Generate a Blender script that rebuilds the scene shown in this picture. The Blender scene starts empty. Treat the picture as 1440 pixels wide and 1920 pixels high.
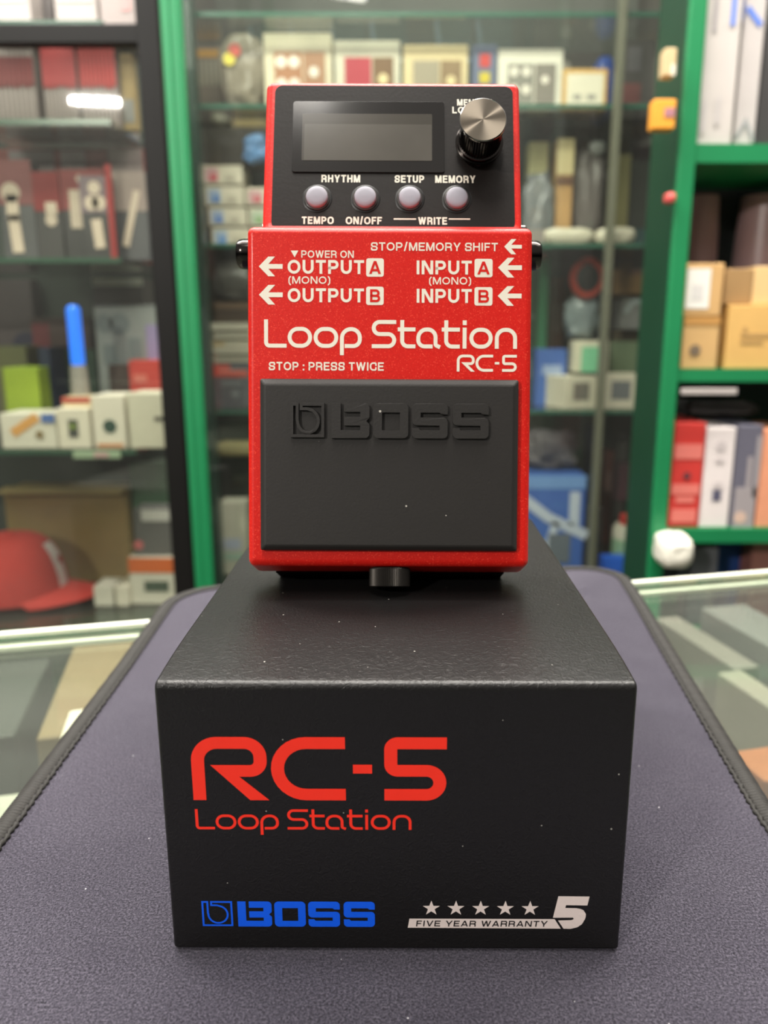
import bpy, bmesh, math, random
from mathutils import Vector, Matrix, noise
from mathutils.geometry import tessellate_polygon
random.seed(7)
S = bpy.context.scene
COL = S.collection
R = math.radians

# ------------------------------------------------------------------ camera, world, lights, exposure
CAMZ, PITCH, FPX = 0.1347, R(13.2), 1480.0
cam = bpy.data.cameras.new('camera')
cam.sensor_fit = 'VERTICAL'; cam.sensor_height = 36; cam.sensor_width = 27
cam.lens = FPX / 1920 * 36
cam.shift_x = -30 / 1920
cam.clip_start = 0.01; cam.clip_end = 50
cam.dof.use_dof = True; cam.dof.focus_distance = 0.186; cam.dof.aperture_fstop = 13.2
camo = bpy.data.objects.new('camera', cam); COL.objects.link(camo)
camo.location = (0, 0, CAMZ); camo.rotation_euler = (math.pi/2 - PITCH, 0, 0)
S.camera = camo

S.view_settings.view_transform = 'Standard'; S.view_settings.look = 'None'
S.view_settings.gamma = 1.0; S.view_settings.use_curve_mapping = False
S.view_settings.exposure = 0.0

wd = bpy.data.worlds.new('shop_ambient'); S.world = wd; wd.use_nodes = True
bg = wd.node_tree.nodes['Background']
wt = wd.node_tree                      # pale ceiling above, dark floor below
wc = wt.nodes.new('ShaderNodeTexCoord'); wx = wt.nodes.new('ShaderNodeSeparateXYZ'); wr = wt.nodes.new('ShaderNodeValToRGB')
wt.links.new(wc.outputs['Generated'], wx.inputs[0]); wt.links.new(wx.outputs['Z'], wr.inputs[0]); wt.links.new(wr.outputs[0], bg.inputs[0])
wr.color_ramp.elements[0].position = 0.0; wr.color_ramp.elements[0].color = (.06, .057, .052, 1)
wr.color_ramp.elements[1].position = .45; wr.color_ramp.elements[1].color = (1, .95, .88, 1)
bg.inputs[1].default_value = 0.42

def area(name, loc, target, sx, sy, power, col=(1, .95, .87)):
    l = bpy.data.lights.new(name, 'AREA'); l.shape = 'RECTANGLE'; l.size = sx; l.size_y = sy
    l.energy = power; l.color = col
    o = bpy.data.objects.new(name, l); COL.objects.link(o); o.location = loc
    o.rotation_euler = (Vector(target) - Vector(loc)).to_track_quat('-Z', 'Y').to_euler()
    return o
# ceiling strips and rear lamp of the shop, then added cabinet fills
area('ceiling_strip_over_counter', (-0.10, -0.05, 1.50), (0, .2, .1), .30, 1.0, 18)
area('ceiling_strip_over_aisle', (0.0, .74, 1.50), (0, .25, .06), 2.4, .22, 78)
area('ceiling_strip_at_cabinets', (0.0, .30, 1.7), (0, 1.5, -.1), 2.2, .25, 22, (1, .97, .92))
area('shop_lamp_behind_viewer', (-1.34, -1.50, 1.10), (-1.0, .2, .3), .20, .010, 31)
area('fill_inside_middle_cabinet', (.0, 1.60, .95), (0, 1.72, 0), .8, .04, 1.0, (1, 1, .97))  # added fill, brightens the middle shelves from above
area('fill_before_middle_cabinet', (.0, 1.12, 1.15), (.02, 1.62, -.2), .6, .06, 5, (1, .98, .95))  # unseen fill added to light the middle goods from the front
area('fill_before_left_cabinet', (-.80, .78, 1.05), (-.65, 1.25, -.05), .6, .06, 7, (1, .98, .95))  # another added fill, for the goods of the left cabinet

# ------------------------------------------------------------------ materials
def lin(c):
    return tuple(((x/255)/12.92 if x/255 <= .04045 else ((x/255+.055)/1.055)**2.4) for x in c[:3])
MATS = {}
def mat(col, rough=.55, metal=0, var=.10, vscale=30, spec=.5, coat=0, bump=0, bscale=400, name=None, emit=0, specks=0, aniso=0):
    key = (tuple(col), rough, metal, var, vscale, spec, coat, bump, bscale, emit, specks, aniso)
    if key in MATS: return MATS[key]
    m = bpy.data.materials.new(name or 'surface'); m.use_nodes = True
    nt = m.node_tree; N = nt.nodes; L = nt.links; p = N['Principled BSDF']
    c = lin(col)
    tc = N.new('ShaderNodeTexCoord')
    nz = N.new('ShaderNodeTexNoise'); nz.inputs['Scale'].default_value = vscale; nz.inputs['Detail'].default_value = 3
    L.new(tc.outputs['Object'], nz.inputs['Vector'])
    rmp = N.new('ShaderNodeMix'); rmp.data_type = 'RGBA'
    rmp.inputs[6].default_value = tuple(x*(1-var) for x in c) + (1,)
    rmp.inputs[7].default_value = tuple(min(1, x*(1+var)) for x in c) + (1,)
    L.new(nz.outputs['Fac'], rmp.inputs[0])
    out = rmp.outputs[2]
    if specks:
        vo = N.new('ShaderNodeTexVoronoi'); vo.inputs['Scale'].default_value = 190
        L.new(tc.outputs['Object'], vo.inputs['Vector'])
        a = N.new('ShaderNodeMath'); a.operation = 'LESS_THAN'; a.inputs[1].default_value = specks
        L.new(vo.outputs['Distance'], a.inputs[0])
        sp = N.new('ShaderNodeSeparateColor'); L.new(vo.outputs['Color'], sp.inputs[0])
        b = N.new('ShaderNodeMath'); b.operation = 'GREATER_THAN'; b.inputs[1].default_value = .5
        L.new(sp.outputs[0], b.inputs[0])
        mu = N.new('ShaderNodeMath'); mu.operation = 'MULTIPLY'; L.new(a.outputs[0], mu.inputs[0]); L.new(b.outputs[0], mu.inputs[1])
        mx = N.new('ShaderNodeMix'); mx.data_type = 'RGBA'; L.new(mu.outputs[0], mx.inputs[0]); L.new(out, mx.inputs[6])
        mx.inputs[7].default_value = (.5, .47, .42, 1); out = mx.outputs[2]
    L.new(out, p.inputs['Base Color'])
    p.inputs['Roughness'].default_value = rough; p.inputs['Metallic'].default_value = metal
    p.inputs['Specular IOR Level'].default_value = spec
    p.inputs['Coat Weight'].default_value = coat; p.inputs['Coat Roughness'].default_value = .08
    if emit:
        L.new(out, p.inputs['Emission Color']); p.inputs['Emission Strength'].default_value = emit
    if aniso:
        p.inputs['Anisotropic'].default_value = aniso; p.inputs['Anisotropic Rotation'].default_value = .25
        tg = N.new('ShaderNodeTangent'); tg.direction_type = 'RADIAL'; tg.axis = 'Z'
        L.new(tg.outputs[0], p.inputs['Tangent'])
    if bump:
        bn = N.new('ShaderNodeTexNoise'); bn.inputs['Scale'].default_value = bscale; bn.inputs['Detail'].default_value = 4
        L.new(tc.outputs['Object'], bn.inputs['Vector'])
        bp = N.new('ShaderNodeBump'); bp.inputs['Strength'].default_value = bump; bp.inputs['Distance'].default_value = .3/bscale
        L.new(bn.outputs['Fac'], bp.inputs['Height']); L.new(bp.outputs[0], p.inputs['Normal'])
    MATS[key] = m
    return m

def pane_mat(name, tint, reflect=1.0, veil=.012):
    """clear sheet glass: tinted transmission under a Fresnel reflection"""
    m = bpy.data.materials.new(name); m.use_nodes = True
    nt = m.node_tree; N = nt.nodes; L = nt.links; N.clear()
    o = N.new('ShaderNodeOutputMaterial'); mx = N.new('ShaderNodeMixShader')
    t = N.new('ShaderNodeBsdfTransparent'); t.inputs[0].default_value = lin(tint) + (1,)
    g = N.new('ShaderNodeBsdfGlossy'); g.inputs['Roughness'].default_value = .02
    lw = N.new('ShaderNodeLayerWeight'); lw.inputs[0].default_value = .5
    f = N.new('ShaderNodeMath'); f.operation = 'POWER'; f.inputs[1].default_value = 5.0; L.new(lw.outputs['Facing'], f.inputs[0])
    ml = N.new('ShaderNodeMath'); ml.operation = 'MULTIPLY_ADD'; ml.inputs[1].default_value = .95*reflect; ml.inputs[2].default_value = .045*reflect
    L.new(f.outputs[0], ml.inputs[0]); L.new(ml.outputs[0], mx.inputs[0])
    d = N.new('ShaderNodeBsdfDiffuse'); d.inputs[0].default_value = (.8, .8, .76, 1)  # pale diffuse veil painted in for the haze of reflections
    nz = N.new('ShaderNodeTexNoise'); nz.inputs['Scale'].default_value = 9; nz.inputs['Detail'].default_value = 4
    dm = N.new('ShaderNodeMath'); dm.operation = 'MULTIPLY'; dm.inputs[1].default_value = veil*2; L.new(nz.outputs['Fac'], dm.inputs[0])
    m0 = N.new('ShaderNodeMixShader'); L.new(dm.outputs[0], m0.inputs[0]); L.new(t.outputs[0], m0.inputs[1]); L.new(d.outputs[0], m0.inputs[2])
    L.new(m0.outputs[0], mx.inputs[1]); L.new(g.outputs[0], mx.inputs[2]); L.new(mx.outputs[0], o.inputs[0])
    return m
GLASS = pane_mat('clear_glass', (246, 248, 244))
COUNTER_GLASS = pane_mat('counter_glass', (238, 243, 236), 1.0, .03)

SHELF_GLASS = pane_mat('shelf_glass', (240, 243, 241), 1.2, .03)
GREEN = mat((18, 118, 70), .45, var=.05, name='green_paint')
DGREEN = mat((11, 56, 34), .5, var=.1, name='dark_green_paint_and_shade')
BLACK = mat((17, 16, 15), .5, spec=.2, name='black_frame')
WHITE = mat((226, 220, 208), .6, var=.04, name='white_card')
CARD = mat((176, 136, 88), .8, var=.08, name='cardboard')

# ------------------------------------------------------------------ mesh builder (millimetres in, metres out)
MM = .001
class MB:
    def __init__(self, fn=None, scale=MM):
        self.v = []; self.f = []; self.fn = fn; self.s = scale
    def add(self, vs, fs):
        n = len(self.v)
        for p in vs:
            if self.fn: p = self.fn(*p)
            self.v.append(tuple(c*self.s for c in p))
        self.f += [tuple(i+n for i in f) for f in fs]
        return self
    def box(self, x0, y0, z0, x1, y1, z1):
        return self.add([(x0,y0,z0),(x1,y0,z0),(x1,y1,z0),(x0,y1,z0),(x0,y0,z1),(x1,y0,z1),(x1,y1,z1),(x0,y1,z1)],
            [(0,3,2,1),(4,5,6,7),(0,1,5,4),(1,2,6,5),(2,3,7,6),(3,0,4,7)])
    def prism_x(self, prof, x0, x1):          # profile of (y, z) swept along x
        n = len(prof)
        self.add([(x0,)+tuple(p) for p in prof] + [(x1,)+tuple(p) for p in prof],
            [tuple(range(n))[::-1], tuple(range(n, 2*n))] + [(i, (i+1) % n, n+(i+1) % n, n+i) for i in range(n)])
        return self
    def poly(self, pts, h0, h1=None, holes=()):   # filled outline in the x-y plane, extruded h0..h1
        loops = [list(pts)] + [list(h) for h in holes]
        flat = [p for l in loops for p in l]
        tri = tessellate_polygon([[Vector((p[0], p[1], 0)) for p in l] for l in loops])
        fixed = []
        for t in tri:
            a, b, c = (flat[i] for i in t)
            cr = (b[0]-a[0])*(c[1]-a[1]) - (b[1]-a[1])*(c[0]-a[0])
            fixed.append(tuple(t) if cr > 0 else tuple(t)[::-1])
        if h1 is None:
            return self.add([(p[0], p[1], h0) for p in flat], fixed)
        n = len(flat)
        fs = [tuple(i+n for i in t) for t in fixed] + [t[::-1] for t in fixed]
        k = 0
        for l in loops:
            m = len(l)
            ar = sum(l[i][0]*l[(i+1) % m][1]-l[(i+1) % m][0]*l[i][1] for i in range(m))
            out = (ar > 0) == (l is loops[0])
            for i in range(m):
                a, b = k+i, k+(i+1) % m
                fs.append((a, b, b+n, a+n) if out else (b, a, a+n, b+n))
            k += m
        return self.add([(p[0], p[1], h0) for p in flat] + [(p[0], p[1], h1) for p in flat], fs)
    def lathe(self, prof, cx=0, cy=0, n=48, knurl=0, sx=1, sy=1, cap=True):   # profile of (r, z) about z
        vs = []
        for j, (r, z) in enumerate(prof):
            for i in range(n):
                a = 2*math.pi*i/n
                rr = r
                if knurl and prof[j][0] > 0 and len(prof[j]) == 2 and (j in self.kn): rr = r - (knurl if i % 2 else 0)
                vs.append((cx+sx*rr*math.cos(a), cy+sy*rr*math.sin(a), z))
        fs = []
        for j in range(len(prof)-1):
            for i in range(n):
                fs.append((j*n+i, j*n+(i+1) % n, (j+1)*n+(i+1) % n, (j+1)*n+i))
        if cap:
            fs.append(tuple(range(n))[::-1]); fs.append(tuple(range((len(prof)-1)*n, len(prof)*n)))
        return self.add(vs, fs)
    kn = ()
    def build(self, name, material, parent=None, bevel=0, seg=3, smooth=False, angle=30):
        me = bpy.data.meshes.new(name); me.from_pydata(self.v, [], self.f); me.update()
        if material: me.materials.append(material)
        o = bpy.data.objects.new(name, me); COL.objects.link(o)
        if parent: o.parent = parent
        if bevel:
            b = o.modifiers.new('bevel', 'BEVEL'); b.width = bevel*self.s; b.segments = seg; b.limit_method = 'ANGLE'; b.angle_limit = R(angle)
            for p in me.polygons: p.use_smooth = True
            w = o.modifiers.new('normals', 'WEIGHTED_NORMAL'); w.keep_sharp = True
        elif smooth:
            bm = bmesh.new(); bm.from_mesh(me)
            for e in bm.edges:
                if len(e.link_faces) == 2 and e.calc_face_angle(0) > R(angle): e.smooth = False
            for f in bm.faces: f.smooth = True
            bm.to_mesh(me); bm.free()
        return o

def tag(o, label, cat, group=None, kind=None):
    if label: o['label'] = label
    if cat: o['category'] = cat
    if group: o['group'] = group
    if kind: o['kind'] = kind
    return o
def empty(name, loc, rot=(0, 0, 0)):
    o = bpy.data.objects.new(name, None); COL.objects.link(o); o.location = loc; o.rotation_euler = rot
    o.empty_display_size = .02
    return o
def struct(o):
    o['kind'] = 'structure'; return o

# ------------------------------------------------------------------ lettering: strokes with square ends
def fillet(pts, closed):
    out = []; n = len(pts)
    for i, p in enumerate(pts):
        r = p[2] if len(p) > 2 else 0
        if not r or (not closed and i in (0, n-1)): out.append((p[0], p[1])); continue
        a, b, c = Vector(pts[i-1][:2]), Vector(p[:2]), Vector(pts[(i+1) % n][:2])
        u, w = a-b, c-b; lu, lw = u.length, w.length
        if lu < 1e-6 or lw < 1e-6: out.append((p[0], p[1])); continue
        u /= lu; w /= lw
        th = math.acos(max(-1, min(1, u.dot(w))))
        if th > 3.1: out.append((p[0], p[1])); continue
        d = min(r/math.tan(th/2), lu*.5, lw*.5); rr = d*math.tan(th/2)
        ctr = b + (u+w).normalized()*(rr/math.sin(th/2))
        s, e = b+u*d-ctr, b+w*d-ctr
        tot = s.angle_signed(e) if s.length > 1e-9 else 0
        k = 8
        for j in range(k+1):
            q = s.copy(); q.rotate(Matrix.Rotation(-tot*j/k, 2)); out.append((ctr.x+q.x, ctr.y+q.y))
    return out
def stroke(mb, pts, s, closed=False, h=0.0, h1=None, ext=True):
    q = fillet(pts, closed)
    r = [q[0]]
    for p in q[1:]:
        if math.dist(p, r[-1]) > 1e-5: r.append(p)
    if closed and math.dist(r[0], r[-1]) < 1e-5: r.pop()
    q = [Vector(p) for p in r]; n = len(q)
    if not closed and ext:
        q[0] = q[0] + (q[0]-q[1]).normalized()*s/2; q[-1] = q[-1] + (q[-1]-q[-2]).normalized()*s/2
    Ls, Rs = [], []
    for i in range(n):
        d0 = (q[i]-q[i-1]).normalized() if (closed or i) else None
        d1 = (q[(i+1) % n]-q[i]).normalized() if (closed or i < n-1) else None
        if d0 is None: d0 = d1
        if d1 is None: d1 = d0
        n0, n1 = Vector((-d0.y, d0.x)), Vector((-d1.y, d1.x))
        m = (n0+n1); m = m.normalized() if m.length > 1e-6 else n0
        k = s/2/max(.35, m.dot(n0))
        Ls.append(q[i]+m*k); Rs.append(q[i]-m*k)
    top = h if h1 is None else h1
    vs = [(p.x, p.y, top) for p in Ls] + [(p.x, p.y, top) for p in Rs]
    seg = [(i, (i+1) % n) for i in range(n if closed else n-1)]
    fs = [(n+i, n+j, j, i) for i, j in seg]
    if h1 is not None:
        vs += [(p.x, p.y, h) for p in Ls] + [(p.x, p.y, h) for p in Rs]
        for i, j in seg:
            fs += [(i, j, 2*n+j, 2*n+i), (n+j, n+i, 3*n+i, 3*n+j)]
        if not closed:
            fs += [(0, 2*n, 3*n, n), (n-1, 2*n-1, 4*n-1, 3*n-1)]
    mb.add(vs, fs)
def diag(mb, a, b, s, h, ytop=None, ybot=None):     # slanted stem with level ends
    dx, dy = b[0]-a[0], b[1]-a[1]; hw = s/2*math.hypot(dx, dy)/abs(dy)
    pts = [(a[0]-hw, a[1], h), (a[0]+hw, a[1], h), (b[0]+hw, b[1], h), (b[0]-hw, b[1], h)]
    mb.add(pts, [(0, 1, 2, 3)] if dy > 0 else [(3, 2, 1, 0)])
s_, c_, d_ = 's', 'c', 'd'
O_ = [(c_, [(0,0,.6),(1,0,.6),(1,1,.6),(0,1,.6)])]
SS = [(s_, [(1,.74),(1,1,.3),(0,1,.3),(0,.53,.26),(1,.47,.26),(1,0,.3),(0,0,.3),(0,.26)])]
HELV = {
 'A': (.84, [(d_, 0,0,.5,1),(d_, 1,0,.5,1),(s_, [(.3,.24),(.7,.24)])]),
 'B': (.76, [(s_, [(0,.5),(0,1),(.93,1,.26),(.93,.5,.26),(0,.5)]),(s_, [(0,.5),(1,.5,.28),(1,0,.28),(0,0),(0,.5)])]),
 'C': (.80, [(s_, [(1,.70),(1,1,.42),(0,1,.42),(0,0,.42),(1,0,.42),(1,.30)])]),
 'D': (.80, [(c_, [(0,0),(1,0,.5),(1,1,.5),(0,1)])]),
 'E': (.68, [(s_, [(1,1),(0,1),(0,0),(1,0)]),(s_, [(0,.52),(.88,.52)])]),
 'F': (.63, [(s_, [(1,1),(0,1),(0,0)]),(s_, [(0,.5),(.85,.5)])]),
 'H': (.76, [(s_, [(0,0),(0,1)]),(s_, [(1,0),(1,1)]),(s_, [(0,.52),(1,.52)])]),
 'I': (.20, [(s_, [(.5,0),(.5,1)])]),
 'L': (.62, [(s_, [(0,1),(0,0),(1,0)])]),
 'M': (.92, [(s_, [(0,0),(0,1)]),(s_, [(1,0),(1,1)]),(d_, .5,0,.05,1),(d_, .5,0,.95,1)]),
 'N': (.78, [(s_, [(0,0),(0,1)]),(s_, [(1,0),(1,1)]),(d_, .95,0,.05,1)]),
 'O': (.88, O_),
 'P': (.72, [(s_, [(0,0),(0,1),(1,1,.28),(1,.42,.28),(0,.42)])]),
 'R': (.76, [(s_, [(0,0),(0,1),(.97,1,.28),(.97,.45,.28),(0,.45)]),(s_, [(.6,.45),(.95,.4,.16),(.98,0)])]),
 'S': (.74, SS),
 'T': (.70, [(s_, [(0,1),(1,1)]),(s_, [(.5,0),(.5,1)])]),
 'U': (.76, [(s_, [(0,1),(0,0,.42),(1,0,.42),(1,1)])]),
 'V': (.80, [(d_, .5,0,0,1),(d_, .5,0,1,1)]),
 'W': (1.12, [(d_, .25,0,0,1),(d_, .25,0,.5,1),(d_, .75,0,.5,1),(d_, .75,0,1,1)]),
 'Y': (.80, [(s_, [(.5,0),(.5,.45)]),(d_, .5,.38,0,1),(d_, .5,.38,1,1)]),
 '(': (.28, [(s_, [(1,1.05),(0,.8,.5),(0,.0,.5),(1,-.25)])]),
 ')': (.28, [(s_, [(0,1.05),(1,.8,.5),(1,.0,.5),(0,-.25)])]),
 '/': (.42, [(d_, 0,-.04,1,1.08)]),
 ':': (.20, [(s_, [(.5,.0),(.5,.02)]),(s_, [(.5,.62),(.5,.64)])]),
}
TECH = {
 'L': [(s_, [(0,1),(0,0,.12),(1,0)])],
 'o': [(c_, [(0,0,.34),(1,0,.34),(1,.7,.34),(0,.7,.34)])],
 'p': [(s_, [(.02,-.30),(.02,.7,.34),(1,.7,.34),(1,0,.34),(.28,0)])],
 'S': [(s_, [(1,1),(0,1,.24),(0,.5,.24),(1,.5,.24),(1,0,.24),(0,0)])],
 't': [(s_, [(.18,1),(.18,0,.28),(1,0)]),(s_, [(0,.7),(1,.7)])],
 'a': [(s_, [(.62,0),(0,0,.34),(0,.7,.34),(.86,.7,.34),(.86,.05,.12),(1,-.0)])],
 'i': [(s_, [(.5,0),(.5,.7)]),(s_, [(.5,.97),(.5,1.0)])],
 'n': [(s_, [(0,0),(0,.7,.30),(1,.7,.34),(1,0)])],
 'R': [(s_, [(0,0),(0,1,.28),(1,1,.34),(1,.46,.34),(.66,.46)]),('leg',)],
 'C': [(s_, [(1,1),(0,1,.5),(0,0,.5),(1,0)])],
 '5': [(s_, [(1,1),(0,1,.10),(0,.47,.10),(1,.47,.30),(1,0,.30),(0,0)])],
 '-': [(s_, [(0,.5),(1,.5)])],
}
def glyph(mb, G, x0, x1, y0, y1, s, h):
    w, t = x1-x0, y1-y0
    X = lambda u: x0+s/2+u*(w-s)
    Y = lambda q: y0+s/2+q*(t-s)
    for g in G:
        h += .007
        if g[0] == d_:
            a, b = (X(g[1]), y0+g[2]*t), (X(g[3]), y0+g[4]*t)
            diag(mb, a, b, s, h)
        elif g[0] == 'leg':
            yb, yt = Y(.46)-s/2, Y(.46)+s/2; xl = x0+.25*w; xc = x0+.63*w
            mb.poly([(xl, yt), (x1-s*1.40, y0), (x1+s*.10, y0), (xc, yb), (xc, yt)], h+.004)
        else:
            pts = [(X(p[0]), Y(p[1])) + ((p[2]*t,) if len(p) > 2 else ()) for p in g[1]]
            stroke(mb, pts, s, closed=g[0] == c_, h=h)
def helv(mb, text, x0, x1, y0, y1, weight=.19, h=.04, gap=.15, space=.34):
    W = 0
    for i, ch in enumerate(text):
        W += space if ch == ' ' else HELV[ch][0] + gap
    W -= gap; k = (x1-x0)/W; s = weight*(y1-y0); x = x0
    for ch in text:
        if ch == ' ': x += space*k; continue
        w = HELV[ch][0]*k
        glyph(mb, HELV[ch][1], x, x+max(w, s), y0, y1, s, h); x += w+gap*k
LOOP = [('L',130,231),('o',236,346),('o',353,464),('p',470,570),('S',615,725),('t',732,812),('a',816,924),('t',930,1012),('i',1020,1047),('o',1055,1160),('n',1170,1270)]
RC5 = [('R',190,530),('C',548,883),('-',917,1003),('5',1058,1338)]
def tech(mb, layout, x0, x1, y0, y1, weight, h=.04):
    a, b = layout[0][1], layout[-1][2]; k = (x1-x0)/(b-a); s = weight*(y1-y0)
    for g, p, q in layout:
        if g == '-': mb.poly([(x0+(p-a)*k, y0+(y1-y0)*.43), (x0+(q-a)*k, y0+(y1-y0)*.43), (x0+(q-a)*k, y0+(y1-y0)*.57), (x0+(p-a)*k, y0+(y1-y0)*.57)], h)
        else: glyph(mb, TECH[g], x0+(p-a)*k, x0+(q-a)*k, y0, y1, s, h)
def arrow(mb, x0, x1, y0, y1, h=.04):
    w, t = x1-x0, y1-y0
    P = lambda u, v: (x0+u*w, y0+v*t)
    mb.poly([P(0,.5), P(.40,1), P(.68,1), P(.40,.62), P(1,.62), P(1,.38), P(.40,.38), P(.68,0), P(.40,0)], h)
def rrect(x0, x1, y0, y1, r):
    return fillet([(x0,y0,r),(x1,y0,r),(x1,y1,r),(x0,y1,r)], True)
# the maker's block letters, as outlines in a unit-height cell (y down)
B_OUT = [(0,0),(.26,0),(.26,.77),(.81,.77),(.81,.64),(.36,.64),(.36,.39),(.81,.39),(.81,.25),(.36,.25),(.36,0),(1.07,0,.14),(1.07,.42,.08),(.98,.51),(1.07,.60,.08),(1.07,1,.14),(0,1)]
S_OUT = [(0,0,.14),(1,0,.14),(1,.31),(.82,.31),(.77,.26),(.24,.26),(.24,.40),(1,.40,.14),(1,1,.14),(0,1,.14),(0,.70),(.18,.70),(.23,.76),(.77,.76),(.77,.63),(0,.63,.14)]
def block(mb, ch, x0, x1, y0, y1, h0, h1=None):
    t = y1-y0
    src = {'B': B_OUT, 'S': S_OUT, 'O': [(0,0,.15),(1,0,.15),(1,1,.15),(0,1,.15)]}[ch]
    wmax = max(p[0] for p in src); kx = (x1-x0)/wmax
    f = lambda p: (x0+p[0]*kx, y1-p[1]*t) + ((p[2]*t,) if len(p) > 2 else ())
    holes = [[f(p)[:2] for p in [(.25,.26),(.25,.77),(.76,.77),(.76,.26)]]] if ch == 'O' else []
    mb.poly(fillet([f(p) for p in src], True), h0, h1, holes)
def icon(mb, x0, x1, y0, y1, s, h0, h1=None):
    w, t = x1-x0, y1-y0
    P = lambda u, v, r=0: (x0+u*w, y0+v*t, r*t)
    pts = [P(.04,.96), P(.04,.04), P(.96,.04), P(.96,.96), P(.32,.96), P(.32,.83), P(.50,.83)]
    for k in range(0, 19):
        a = R(78 - k*14.5); pts.append(P(.52+.31*math.cos(a), .47+.34*math.sin(a)))
    pts += [P(.20,.52), P(.20,.96)]
    stroke(mb, pts, s, True, h0, h1)

# ================================================================== setting behind
def ray(px, py):
    x, y = (px-750)/FPX, (960-py)/FPX
    c, s = math.cos(PITCH), math.sin(PITCH)
    return Vector((x, c+y*s, -s+y*c))
def at(px, py, Y):                      # point of the place seen at that pixel, at depth Y (metres)
    d = ray(px, py); return Vector((0, 0, CAMZ)) + d*(Y/d.y)
def gp(px, py, Z):                      # the same on a level plane
    d = ray(px, py); return Vector((0, 0, CAMZ)) + d*((Z-CAMZ)/d.z)

FLOOR = -0.95
struct(MB(scale=1).box(-3, -2.5, FLOOR-.05, 3, 2.2, FLOOR).build('floor', mat((120, 112, 104), .5, vscale=4)))
struct(MB(scale=1).box(-3, 2.0, FLOOR, 3, 2.1, 1.75).build('wall_back', mat((92, 90, 84), .8, vscale=3)))

LY, CY, RY = 1.165, 1.56, 1.06           # front planes of left cabinet, middle cabinet, right rack
def zl(py, Y): return at(700, py, Y).z

# ---- left cabinet
lx1 = at(349, 500, 1.49).x
left = empty('display_cabinet', (-.75, 1.42, FLOOR))
tag(left, 'glass fronted display cabinet with black sliding door frame and green post, left of the pedal', 'display cabinet')
def part(mb, name, m, parent, **k):     # geometry written in world metres, parented to a thing's base
    o = mb.build(name, m, parent, **k)
    o.matrix_parent_inverse = Matrix.Translation(parent.location).inverted()
    return o
W = lambda: MB(scale=1)
LZ = [zl(y, LY) for y in (42, 226, 484, 842, 1176)]
part(W().box(-1.30, 1.478, FLOOR, lx1, 1.49, 1.1), 'back_panel', mat((58, 66, 60), .6, vscale=5), left)
for z in LZ:
    part(W().box(-1.30, LY-.005, z-.007, lx1-.004, 1.477, z), 'shelf', SHELF_GLASS, left)
    part(W().box(-1.30, LY-.008, z-.007, lx1-.004, LY-.0053, z), 'front_edge', mat((46, 80, 62), .25), left)
part(W().box(-1.30, LY+.003, FLOOR, lx1, 1.49, LZ[4]-.012), 'plinth', DGREEN, left)
# post: square tube with a raised rib
px0 = at(329, 500, 1.09).x; px1 = at(366, 500, 1.09).x
pst = W().box(px0, 1.09, FLOOR, px1, 1.102, 1.1)
pst.box(px0+.004, 1.088, FLOOR, px0+.012, 1.091, 1.1).box(px1-.012, 1.088, FLOOR, px1-.004, 1.091, 1.1)
part(pst, 'post', GREEN, left, bevel=.0015)
sx0, sx1 = at(287, 500, 1.14).x, at(327, 500, 1.14).x
zr0, zr1 = zl(84, 1.14), zl(46, 1.14)
df = W().box(sx0, 1.135, LZ[4]-.05, sx1, 1.155, 1.0).box(-1.30, 1.135, zr0, sx0+.002, 1.155, zr1)
frm = part(df, 'door_frame', BLACK, left, bevel=.002)
pn = W().box(-1.30, 1.143, LZ[4]-.05, sx0+.002, 1.147, zr0).build('pane', GLASS, frm)


# ---- middle cabinet
mid = empty('display_cabinet', (.05, 1.75, FLOOR))
tag(mid, 'wide glass cabinet with glass shelves of boxed pedals and strings, straight behind the red pedal', 'display cabinet')
MZ = [zl(y, CY) for y in (28, 199, 458, 768, 1085)]
mx0, mx1 = at(352, 500, CY).x, at(1262, 500, CY).x
part(W().box(mx0, 1.92, FLOOR, mx1, 1.94, 1.3), 'back_panel', mat((70, 74, 68), .6, vscale=6, var=.25), mid)
for i, z in enumerate(MZ):
    part(W().box(mx0+.01, CY-.01, z-.007, mx1, 1.915, z), 'shelf', SHELF_GLASS, mid)
    part(W().box(mx0+.01, CY-.014, z-.007, mx1, CY-.0105, z), 'front_edge', mat((52, 98, 82), .25), mid)
part(W().box(at(370, 500, CY-.04).x, CY-.05, FLOOR, at(386, 500, CY-.04).x, CY-.018, 1.3), 'corner_strip', mat((38, 62, 54), .3), mid, bevel=.001)
part(W().box(at(1139, 400, CY-.03).x, CY-.035, FLOOR, at(1153, 400, CY-.03).x, CY-.018, 1.3), 'shelf_upright', mat((112, 112, 98), .4), mid, bevel=.001)
part(W().box(mx0, CY-.01, FLOOR, mx1, 1.9, MZ[4]-.009), 'plinth', DGREEN, mid)
part(W().box(mx0, CY-.065, MZ[4]-.05, mx1, CY-.061, 1.3), 'pane', GLASS, mid)

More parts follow.
